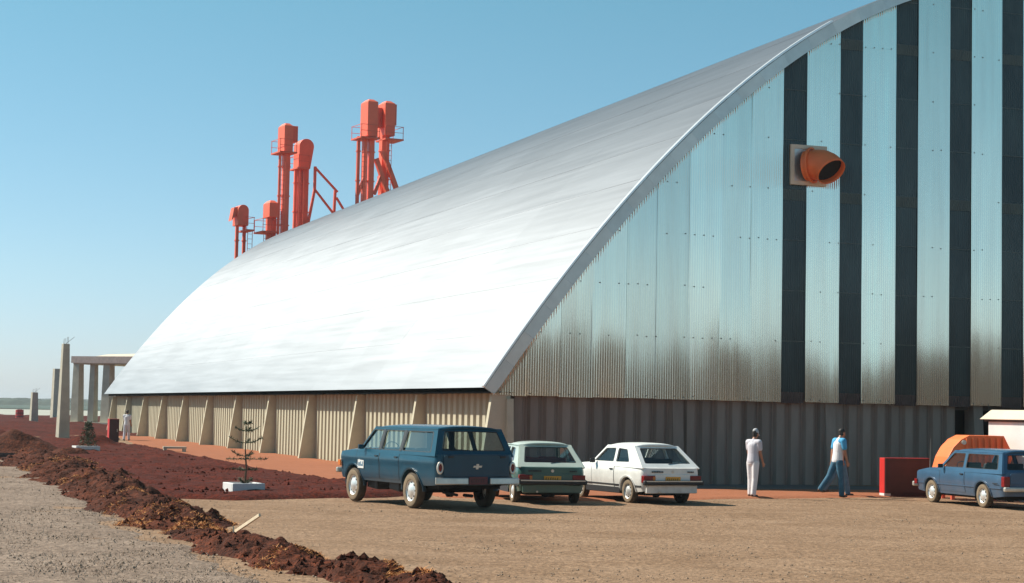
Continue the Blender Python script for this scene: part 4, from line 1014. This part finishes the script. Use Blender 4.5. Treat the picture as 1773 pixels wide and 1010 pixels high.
def det_van(root, S, hw, top, y0, y1, W, sill, rp):
    zb = S['gh'][0][1]
    for s_ in (-1, 1):
        b = MB(); b.lathe([(.055, 0), (.085, .0), (.085, .035), (.055, .045), (.055, 0)], n=20); o = b.build('tail_light_ring', M['lampw'], root, smooth=True)
        o.location = (s_*(W/2-.115), y0-.005, zb-.28); o.rotation_euler = (R(90), 0, 0); o.scale = (.85, 1.55, 1)
        b = MB(); b.lathe([(.0, .04), (.04, .035), (.055, .0)], n=20); o = b.build('tail_light', M['lampr'], root, smooth=True)
        o.location = (s_*(W/2-.115), y0-.005, zb-.28); o.rotation_euler = (R(90), 0, 0); o.scale = (.85, 1.55, 1)
        # split chrome bumper blades
        b = MB()
        xa, xb = (.26, W/2+.02)
        for k in range(5):
            t0, t1 = k/5, (k+1)/5; q0, q1 = xa+(xb-xa)*t0, xa+(xb-xa)*t1; c0, c1 = .06*t0**3, .06*t1**3
            b.hexa([(s_*q0, y0-.17+c0, sill+.05), (s_*q1, y0-.17+c1, sill+.05), (s_*q1, y0-.12+c1, sill+.05), (s_*q0, y0-.12+c0, sill+.05), (s_*q0, y0-.16+c0, sill+.19), (s_*q1, y0-.16+c1, sill+.19), (s_*q1, y0-.12+c1, sill+.19), (s_*q0, y0-.12+c0, sill+.19)])
        b.build('bumper', M['chrome'], root, bevel=.02, weld=True)
        for xx in (.5,): box('bumper_bracket', M['under'], root, s_*xx-.04, s_*xx+.04, y0-.13, y0+.1, sill+.02, sill+.14)
    plate(root, 0, y0-.10, sill+.13, .44, .16, 'maroon')
    # tailgate seam and emblem
    tg = panel2d('tailgate', rpoly([(-W/2+.20, sill+.22), (W/2-.20, sill+.22), (W/2-.20, zb-.02), (-W/2+.20, zb-.02)], .05), [], lambda x, z: (x, y0-.03*(1-(x/(W/2))**2)-.012, z), M['teal'], root, .02)
    b = MB(); zc = sill+.42; yy = y0-.055
    b.hexa([(-.10, yy, zc-.02), (.10, yy, zc-.02), (.10, yy+.01, zc-.02), (-.10, yy+.01, zc-.02), (-.08, yy, zc+.02), (.12, yy, zc+.02), (.12, yy+.01, zc+.02), (-.08, yy+.01, zc+.02)])
    b.hexa([(-.035, yy-.002, zc-.055), (.025, yy-.002, zc-.055), (.025, yy+.008, zc-.055), (-.035, yy+.008, zc-.055), (-.02, yy-.002, zc+.055), (.04, yy-.002, zc+.055), (.04, yy+.008, zc+.055), (-.02, yy+.008, zc+.055)])
    b.build('emblem', M['chrome'], tg)
    for x_ in (-.62, .62): box('hinge', M['trimd'], root, x_-.06, x_+.06, y0-.055, y0-.03, zb-.07, zb-.03)
    # white sticker on the front door with blue marks
    z_ = top(2.3)-.31; x_ = -(hw(2.3, z_)+.012)
    st_ = box('door_sticker', M['white'], root, x_-.004, x_+.004, 2.28, 2.58, z_-.10, z_+.10)
    b = MB()
    for (a, c, d, e_) in ((2.31, 2.35, -.05, .05), (2.36, 2.40, -.05, -.01), (2.41, 2.45, -.05, .05), (2.47, 2.50, -.05, .03), (2.51, 2.55, -.05, .03)): b.box(x_-.0075, x_-.0045, a, c, z_+d, z_+e_)
    b.build('sticker_print', mat('grey_blue_print', (.12, .22, .30), .6), st_)
    # dark pillars between the side windows
    X = lambda z: hw(.77, zb)-.015-S['tumble']*(z-zb)
    for s_ in (-1, 1):
        for (ya, yb, yc, yd) in ((1.505, 1.615, 1.55, 1.655), (.505, .595, .505, .615)):
            b = MB(); z0_, z1_ = 1.19, 1.645
            b.hexa([(s_*(X(z0_)+.018), ya, z0_), (s_*(X(z0_)+.024), ya, z0_), (s_*(X(z0_)+.024), yb, z0_), (s_*(X(z0_)+.018), yb, z0_), (s_*(X(z1_)+.018), yc, z1_), (s_*(X(z1_)+.024), yc, z1_), (s_*(X(z1_)+.024), yd, z1_), (s_*(X(z1_)+.018), yd, z1_)])
            b.build('door_pillar', M['trimd'], root)
    # rear stanchions seen through the rear window
    b = MB()
    for x_ in (-.20, .34): b.box(x_-.055, x_+.055, .55, .62, zb-.1, zb+.46)
    b.build('inner_pillar', M['inside'], root)
    b = MB(); b.tube((-.0, y0+.15, .30), (.0, y0+.5, .30), .035, n=8); b.tube((-.45, y0-.02, .33), (-.45, y0+.6, .36), .03, n=8); b.build('exhaust_pipe', M['under'], root)

def det_hatch(root, S, hw, top, y0, y1, W, sill, rp):
    zt_ = top(y0)
    for s_ in (-1, 1):
        b = MB(); b.box(s_*(W/2-.18)-.15, s_*(W/2-.18)+.15, y0-.045, y0+.10, zt_-.34, zt_-.17); o = b.build('tail_light', M['lampr'], root, bevel=.015)
        box('reversing_lens', M['lampo'] if s_ < 0 else M['lampr'], o, s_*(W/2-.30)-.03, s_*(W/2-.30)+.03, y0-.052, y0-.044, zt_-.32, zt_-.19)
    box('tail_panel', M[S['tailm']], root, -W/2+.33, W/2-.33, y0-.042, y0-.02, zt_-.34, zt_-.14, bevel=.008)
    plate(root, 0, y0-.045, zt_-.26, .40, .13)
    b = MB(); b.box(-W/2+.0, W/2-.0, y0-.13, y0-.02, sill+.19, sill+.30); bp = b.build('bumper', M['black'], root, bevel=.03)
    b = MB(); b.box(-W/2+.05, W/2-.05, y0-.135, y0-.13, sill+.27, sill+.295); b.build('bumper_strip', M['chrome'], bp)
    box('rear_apron', M[S['tailm']], root, -W/2+.12, W/2-.12, y0-.02, y0+.10, sill+.0, sill+.19, bevel=.02)
    # badges in small dark lettering
    b = MB(); rn = random.Random(3)
    for k in range(7): b.box(-.56+k*.045, -.56+k*.045+.032, y0-.040, y0-.030, zt_-.10, zt_-.10+.03+.012*rn.random())
    for k in range(4): b.box(.40+k*.045, .40+k*.045+.032, y0-.040, y0-.030, zt_-.10, zt_-.10+.03)
    b.build('badge', M['trimd'], root)
    b = MB(); b.lathe([(.0, .0), (.035, .0), (.035, .008), (.0, .008)], n=16); o = b.build('round_emblem', M['chrome'], root); o.location = (0, y0-.034, zt_-.08); o.rotation_euler = (R(90), 0, 0)
    b = MB(); b.tube((-.35, y0-.06, sill+.03), (-.35, y0+.4, sill+.03), .022, n=8); b.build('exhaust_pipe', M['chrome'], root)
    b = MB(); p = Vector(rp(0, .2)); b.beam(p+Vector((0, -.03, 0)), Vector(rp(.45, .28))+Vector((0, -.03, 0)), .012, .012); b.build('wiper', M['black'], root)

def det_wagon(root, S, hw, top, y0, y1, W, sill, rp):
    zt_ = top(y0)
    for s_ in (-1, 1):
        b = MB(); b.box(s_*(W/2-.10)-.075, s_*(W/2-.10)+.085, y0-.04, y0+.10, zt_-.34, zt_-.10); b.build('tail_light', M['lampr'], root, bevel=.015)
    plate(root, 0, y0-.04, zt_-.40, .40, .13)
    b = MB(); b.box(-W/2+.0, W/2-.0, y0-.13, y0-.02, sill+.16, sill+.27); b.build('bumper', M['chrome'], root, bevel=.03)
    panel2d('tailgate', rpoly([(-W/2+.2, sill+.34), (W/2-.2, sill+.34), (W/2-.2, zt_-.02), (-W/2+.2, zt_-.02)], .04), [], lambda x, z: (x, y0-.03*(1-(x/(W/2))**2)-.01, z), M['blue'], root, .015)
    b = MB(); x_ = -(hw(.4, .70)+.004)
    for (a, z_) in ((-.72, .60), ): b.box(x_-.006, x_, a, a+.22, z_, z_+.02)
    b.build('badge', M['trimd'], root)
    b = MB(); b.tube((-W/2+.15, y1-.55, top(y1-.55)), (-W/2+.13, y1-.62, top(y1-.55)+.75), .006, .003, n=5); b.build('aerial', M['chrome'], root)

van_S = dict(cat='car', L=4.80, W=1.96, wb=2.86, ro=1.15, r=.375, Ra=.47, sill=.50, tw=.19, rc=.14, paint='teal', doors=[(1.52, 2.68), (.55, 1.50)],
    top=[(-1.15, 1.17), (2.7, 1.17), (2.95, 1.165), (3.5, 1.12), (3.65, 1.04)], side=[(.45, .085), (.62, .035), (.92, .022), (.99, .0), (1.17, .05)], endrise=.03,
    gh=[(-1.08, 1.17), (-.86, 1.70), (2.12, 1.69), (2.62, 1.17)], tumble=.33,
    win=[[(1.62, 1.20), (2.50, 1.20), (2.13, 1.635), (1.66, 1.635)], [(.60, 1.20), (1.50, 1.20), (1.54, 1.635), (.62, 1.635)], [(-.86, 1.20), (.50, 1.20), (.50, 1.635), (-.72, 1.635)]],
    rwin=(.86, .20, .91, .97), seats=[(2.0, 2), (.9, 1)], seath=.06, crown=.05, steer=R(0), bump='chrome', sglass='glassd', detail=det_van, railm='teal', mirm='teal', rcrown=.03, mould=None)
hatch_S = dict(cat='car', L=3.85, W=1.60, wb=2.36, ro=.72, r=.285, Ra=.345, sill=.26, tw=.155, paint='cwhite', doors=[(.62, 1.72)],
    top=[(-.72, .84), (-.55, .87), (0, .89), (1.8, .90), (2.4, .87), (3.0, .78), (3.13, .70)], side=[(.2, .07), (.35, .03), (.55, .0), (.75, .0), (.90, .035)],
    gh=[(-.66, .88), (.02, 1.33), (1.25, 1.33), (1.86, .90)], tumble=.34, ghx=[(-.66, .83), (-.02, 1.29), (.06, 1.33), (1.25, 1.33), (1.86, .85)],
    win=[[(.72, .95), (1.66, .95), (1.26, 1.26), (.78, 1.27)], [(-.02, .96), (.62, .95), (.67, 1.27), (.24, 1.25)]],
    rwin=(.84, .20, .90, .97), seats=[(1.25, 2), (.35, 1)], seath=.16, bump='black', detail=det_hatch, tailm='cwhite', railm='cwhite', seal='trimd', mould=.42, mouldm='trimd', seatm='seat', rcrown=.035, sillm='black')
green_S = dict(hatch_S); green_S.update(paint='green', tailm='green', railm='green', seatm='seatr', roofm='ghgreen', ghm='ghgreen')
wag_S = dict(cat='car', L=4.15, W=1.58, wb=2.40, ro=.92, r=.295, Ra=.355, sill=.27, tw=.16, paint='blue', doors=[(.78, 1.95)],
    top=[(-.92, .88), (0, .89), (2.1, .89), (2.6, .87), (3.05, .80), (3.23, .70)], side=[(.2, .08), (.38, .035), (.58, .0), (.74, .0), (.90, .035)],
    gh=[(-.88, .88), (-.66, 1.34), (1.48, 1.34), (2.10, .89)], tumble=.30,
    win=[[(.90, .93), (1.88, .93), (1.48, 1.28), (.94, 1.28)], [(-.66, .93), (.80, .93), (.84, 1.28), (-.54, 1.28)]],
    rwin=(.86, .20, .88, .97), seats=[(1.35, 2), (.45, 1)], seath=.18, bump='chrome', detail=det_wagon, railm='blue', mould=.50, mouldm='blue', seatm='seat', rcrown=.03)

def place(px_rear, heading_left_deg, W_, r_tw=.0):
    """origin = rear axle centre from the ground point of the left rear wheel"""
    a = R(heading_left_deg); fx, fy = -math.sin(a), math.cos(a); rx, ry = fy, -fx
    return (px_rear[0]+rx*W_, px_rear[1]+ry*W_, hz(px_rear[0], px_rear[1])+.0), a
l_, a_ = place((-2.0, 39.45), 30.0, .86); car('petrol_blue_wagon', l_, a_, 'large petrol blue estate van with white door sticker, parked nearest on the left', van_S)
l_, a_ = (.84, 42.75, 0), R(12); car('green_hatchback', l_, a_, 'sea green hatchback half hidden between the blue van and the white hatchback', green_S)
l_, a_ = place((2.85, 43.4), 26, .70); car('white_hatchback', l_, a_, 'white two door hatchback parked right of the green one', hatch_S)
l_, a_ = place((11.40, 44.43), 17.0, .70); car('blue_wagon', l_, a_, 'steel blue two door station wagon at the right edge', wag_S)

# ------------------------------------------------------------------ people
def capsule(b, p0, r0, p1, r1, n=14):
    """tapered limb with rounded ends; radii may be (side, depth)"""
    p0 = Vector(p0); p1 = Vector(p1); r0 = r0 if isinstance(r0, tuple) else (r0, r0); r1 = r1 if isinstance(r1, tuple) else (r1, r1)
    d = (p1-p0); L = d.length; d = d/L if L > 1e-6 else Vector((0, 0, 1))
    X = Vector((1, 0, 0)); e = (X-d*X.dot(d)); e = e.normalized() if e.length > .2 else Vector((0, 1, 0)).cross(d).normalized(); g = d.cross(e)
    rings = []
    for a in (-80, -50, -20): q = R(a); rings.append((p0+d*math.sin(q)*min(r0), r0[0]*math.cos(q), r0[1]*math.cos(q)))
    for t in (.0, .33, .66, 1): rings.append((p0.lerp(p1, t), r0[0]+(r1[0]-r0[0])*t, r0[1]+(r1[1]-r0[1])*t))
    for a in (20, 50, 80): q = R(a); rings.append((p1+d*math.sin(q)*min(r1), r1[0]*math.cos(q), r1[1]*math.cos(q)))
    i = len(b.v)
    for c, ra, rb in rings:
        for k in range(n): q = 2*math.pi*k/n; b.v.append(tuple(c+e*math.cos(q)*ra+g*math.sin(q)*rb))
    for j in range(len(rings)-1):
        for k in range(n): b.f.append((i+j*n+k, i+j*n+(k+1) % n, i+(j+1)*n+(k+1) % n, i+(j+1)*n+k))
    b.f.append(tuple(i+k for k in reversed(range(n)))); m_ = i+(len(rings)-1)*n; b.f.append(tuple(m_+k for k in range(n)))
def blob(name, caps, m, parent, vox=.010, smooth=4):
    b = MB()
    for c in caps: capsule(b, *c)
    me = b.me(name, m); o = bpy.data.objects.new(name, me); col.objects.link(o)
    r_ = o.modifiers.new('r', 'REMESH'); r_.mode = 'VOXEL'; r_.voxel_size = vox; r_.use_smooth_shade = True
    s_ = o.modifiers.new('s', 'SMOOTH'); s_.factor = .5; s_.iterations = smooth
    dg = bpy.context.evaluated_depsgraph_get(); dg.update(); out = bpy.data.meshes.new_from_object(o.evaluated_get(dg)); out.name = name
    bpy.data.objects.remove(o); out.materials.clear(); out.materials.append(m); out.polygons.foreach_set('use_smooth', [True]*len(out.polygons))
    return link(name, out, parent)
def person(loc, rz, label, J, top_m, leg_m, sleeve_m=None, hat=None, shoe_m='shoe', group=None):
    """J: joint positions in the figure's frame (y forward, x right)"""
    root = empty('person', loc, rz, label, 'person', group)
    k = lambda n_: Vector(J[n_])
    pel, spi, che, nec, jaw, hd, crn, nose = [k(q) for q in ('pelvis', 'spine', 'chest', 'neck', 'jaw', 'head', 'crown', 'nose')]
    fw = (nose-hd).normalized(); C = []
    C += [(pel, (.145, .10), spi, (.13, .09)), (spi, (.13, .09), che, (.155, .105)), (che, (.155, .105), che.lerp(nec, .6), (.11, .07)), (che.lerp(nec, .7), .06, jaw, .050)]
    C += [(jaw+fw*.022, (.045, .045), hd, (.068, .080)), (hd, (.070, .085), crn-Vector((0, 0, .02)), (.062, .074)), (nose-fw*.03, .018, nose-fw*.008-Vector((0, 0, .012)), .012)]
    for s_ in (-1, 1): C.append((hd+Vector((s_*.072, 0, -.02)), .010, hd+Vector((s_*.078, -.004, .012)), .014))
    for s_ in 'lr':
        sh, el_, wr, hn = k(s_+'sh'), k(s_+'el'), k(s_+'wr'), k(s_+'ha'); hp, kn, an = k(s_+'hip'), k(s_+'kn'), k(s_+'an')
        C += [(che, .07, sh, .060), (sh, .055, el_, .040), (el_, .041, wr, .027), (wr, (.022, .030), hn, (.018, .042)), (pel, .09, hp, .09), (hp, .088, kn, .060), (kn, .058, an, .040)]
        d = (hn-wr).normalized()
        for off, ln in ((-.030, .062), (-.010, .076), (.011, .071), (.030, .054)):
            a = hn+Vector((0, off, 0)); b_ = a+d*ln*.55; c = b_+(d*.8+Vector(((-.4 if s_ == 'r' else .4), 0, 0))).normalized()*ln*.5
            C += [(a, .0105, b_, .0095), (b_, .0095, c, .008)]
        a = wr.lerp(hn, .5)+Vector((0, .03, 0)); b_ = a+(d*.6+Vector((0, .7, 0))).normalized()*.04; C += [(a, .013, b_, .011), (b_, .011, b_+(d+Vector((0, .2, 0))).normalized()*.03, .009)]
    blob('body', C, M['skin'], root, .0075, 2)
    for s_ in (-1, 1):
        b = MB(); b.lathe([(.0, -.008), (.009, 0), (.0, .008)], n=8); o = b.build('eye', M['hair'], root); o.location = hd+Vector((s_*.028, 0, .012))+fw*.074
    b = MB(); c = jaw+fw*.072+Vector((0, 0, .008)); b.box(c.x-.022, c.x+.022, c.y-.006, c.y+.004, c.z-.005, c.z+.005); b.build('mouth', M['redd'], root)
    hem = pel+Vector((0, 0, -.03))
    C = [(hem, (.175, .135), spi, (.158, .122)), (spi, (.158, .122), che, (.180, .130)), (che, (.180, .130), che.lerp(nec, .55), (.125, .085)), (che.lerp(nec, .55), (.12, .085), che.lerp(nec, .80), .066)]
    sl = []
    for s_ in 'lr':
        sh, e_ = k(s_+'sh'), k(s_+'el'); q = [(che.lerp(sh, .55)+Vector((0, 0, .035)), .085, sh, .078), (sh, .078, sh.lerp(e_, .62), .066)]
        if sleeve_m: sl.append(q)
        else: C += q
    blob('shirt', C, M[top_m], root, .012)
    for q in sl: blob('sleeve', [(q[0][0], .092, q[0][2], .084), (q[1][0], .084, q[1][2], .071)], M[sleeve_m], root, .011)
    C = [(pel+Vector((0, 0, .02)), (.155, .120), pel+Vector((0, 0, -.06)), (.165, .128))]
    for s_ in 'lr': C += [(k(s_+'hip'), (.100, .105), k(s_+'kn'), .078), (k(s_+'kn'), .077, k(s_+'an')+Vector((0, 0, .0)), (.068, .074))]
    blob('trousers', C, M[leg_m], root, .012)
    for s_ in 'lr':
        an = k(s_+'an'); toe = k(s_+'toe'); d = (toe-an).normalized(); dn = Vector((0, d.z, -d.y)) if d.y > 0 else Vector((0, -d.z, d.y)); dn = dn.normalized()
        blob('shoe', [(an-d*.03+dn*.035, .042, an+d*.08+dn*.030, (.044, .038)), (an+d*.08+dn*.030, (.044, .036), toe+dn*.008, (.038, .028)), (an, .044, an+dn*.03, .045)], M[shoe_m], root, .010, 2)
    blob('hair', [(hd-fw*.025+Vector((0, 0, -.03)), (.070, .072), hd-fw*.010+Vector((0, 0, .045)), (.080, .092)), (hd+Vector((0, 0, .045)), (.076, .088), hd+fw*.012+Vector((0, 0, .062)), (.070, .080))], M['hair'], root, .009)
    if hat: blob('cap', [(hd-fw*.0+Vector((0, 0, .065)), (.084, .098), hd+Vector((0, 0, .09)), (.072, .082)), (hd+fw*.08+Vector((0, 0, .055)), (.055, .016), hd+fw*.145+Vector((0, 0, .045)), (.045, .012))], M[hat], root, .009)
    return root
def pose(lean=0, bend_head=0, lleg=0, rleg=0, lkn=0, rkn=0, larm=0, rarm=0, lelb=.15, relb=.15, H=1.72, headyaw=0):
    s_ = H/1.75; J = {}
    def pt(x, y, z): return Vector((x*s_, y*s_, z*s_))
    hipz = .93*min(math.cos(lleg), 1) if False else .93
    J['pelvis'] = pt(0, 0, .98); up = Vector((0, math.sin(lean), math.cos(lean)))
    J['spine'] = J['pelvis']+up*.17*s_; J['chest'] = J['pelvis']+up*.38*s_; J['neck'] = J['pelvis']+up*.55*s_
    hu = Vector((0, math.sin(lean+bend_head), math.cos(lean+bend_head))); fw = Vector((math.sin(headyaw)*hu.z, math.cos(headyaw)*hu.z, -hu.y))
    J['jaw'] = J['neck']+hu*.07*s_+fw*.015; J['head'] = J['neck']+hu*.145*s_+fw*.01; J['crown'] = J['neck']+hu*.205*s_; J['nose'] = J['head']+fw*.10-hu*.015
    for k_, sx, leg, kn, arm, elb in (('l', -1, lleg, lkn, larm, lelb), ('r', 1, rleg, rkn, rarm, relb)):
        J[k_+'sh'] = J['pelvis']+up*.475*s_+Vector((sx*.185*s_, 0, 0)); a = arm
        d = Vector((sx*.06, math.sin(a), -math.cos(a))).normalized(); J[k_+'el'] = J[k_+'sh']+d*.285*s_
        a2 = a+elb; d2 = Vector((sx*.02, math.sin(a2), -math.cos(a2))).normalized(); J[k_+'wr'] = J[k_+'el']+d2*.25*s_; J[k_+'ha'] = J[k_+'wr']+d2*.07*s_
        J[k_+'hip'] = J['pelvis']+Vector((sx*.09*s_, 0, -.07*s_)); d = Vector((sx*.01, math.sin(leg), -math.cos(leg))); J[k_+'kn'] = J[k_+'hip']+d*.42*s_
        b_ = leg-kn; d = Vector((0, math.sin(b_), -math.cos(b_))); J[k_+'an'] = J[k_+'kn']+d*.41*s_
        t = b_*.8+math.pi/2 if kn > .3 else b_*.2+math.pi/2
        J[k_+'toe'] = J[k_+'an']+Vector((sx*.02, math.sin(t), -math.cos(t)-.25)).normalized()*.15*s_
    zmin = min(J['ltoe'].z-.034, J['rtoe'].z-.034, J['lan'].z-.09, J['ran'].z-.09)
    for q in J: J[q] = J[q]-Vector((0, 0, zmin))
    return J
# worker with a grey cap, pale clothes, seen from his right side, facing right and slightly away
person((6.28, 47.7, 0), R(-48), 'man in pale shirt, white trousers and grey cap standing by the dark gable wall', pose(lean=.06, bend_head=.30, lleg=.05, rleg=-.06, lkn=.06, rkn=.08, larm=.1, rarm=.12, relb=.25, H=1.69), 'pcloth', 'wcloth', hat='cap')
person((8.60, 48.55, 0), R(-66), 'walking man in white shirt with sky blue sleeves and blue jeans', pose(lean=.12, bend_head=.34, lleg=-.46, rleg=.12, lkn=.22, rkn=.06, larm=-.25, rarm=.14, relb=.12, H=1.78), 'wcloth', 'jean', sleeve_m='bcloth')
person((8.84, 49.5, 0), R(-68), 'man in dark top and faded jeans walking just behind the man with blue sleeves', pose(lean=.04, bend_head=.2, lleg=-.42, rleg=.28, lkn=.25, rkn=.1, larm=.25, rarm=-.2, H=1.76), 'dcloth', 'jean2')
person((-21.5, 104.2, 0), R(-10), 'small far figure in white shirt and grey trousers by the long wall', pose(lean=.03, bend_head=.15, lleg=-.15, rleg=.2, lkn=.1, rkn=.1, larm=.3, rarm=-.1, relb=.7, H=1.68), 'wcloth', 'pcloth')

# ------------------------------------------------------------------ air
hm = bpy.data.materials.new('haze_air'); hm.use_nodes = True; n = hm.node_tree.nodes; n.clear()
ho = n.new('ShaderNodeOutputMaterial'); pv = n.new('ShaderNodeVolumePrincipled'); pv.inputs['Density'].default_value = 0.00022; pv.inputs['Color'].default_value = (.82, .90, .95, 1); pv.inputs['Anisotropy'].default_value = 0.2
hm.node_tree.links.new(pv.outputs[0], ho.inputs['Volume'])
tag(box('haze', hm, None, -4300, 4300, -3600, 6900, -1.6, 28), 'thin pale haze over the whole site', 'haze', kind='stuff')
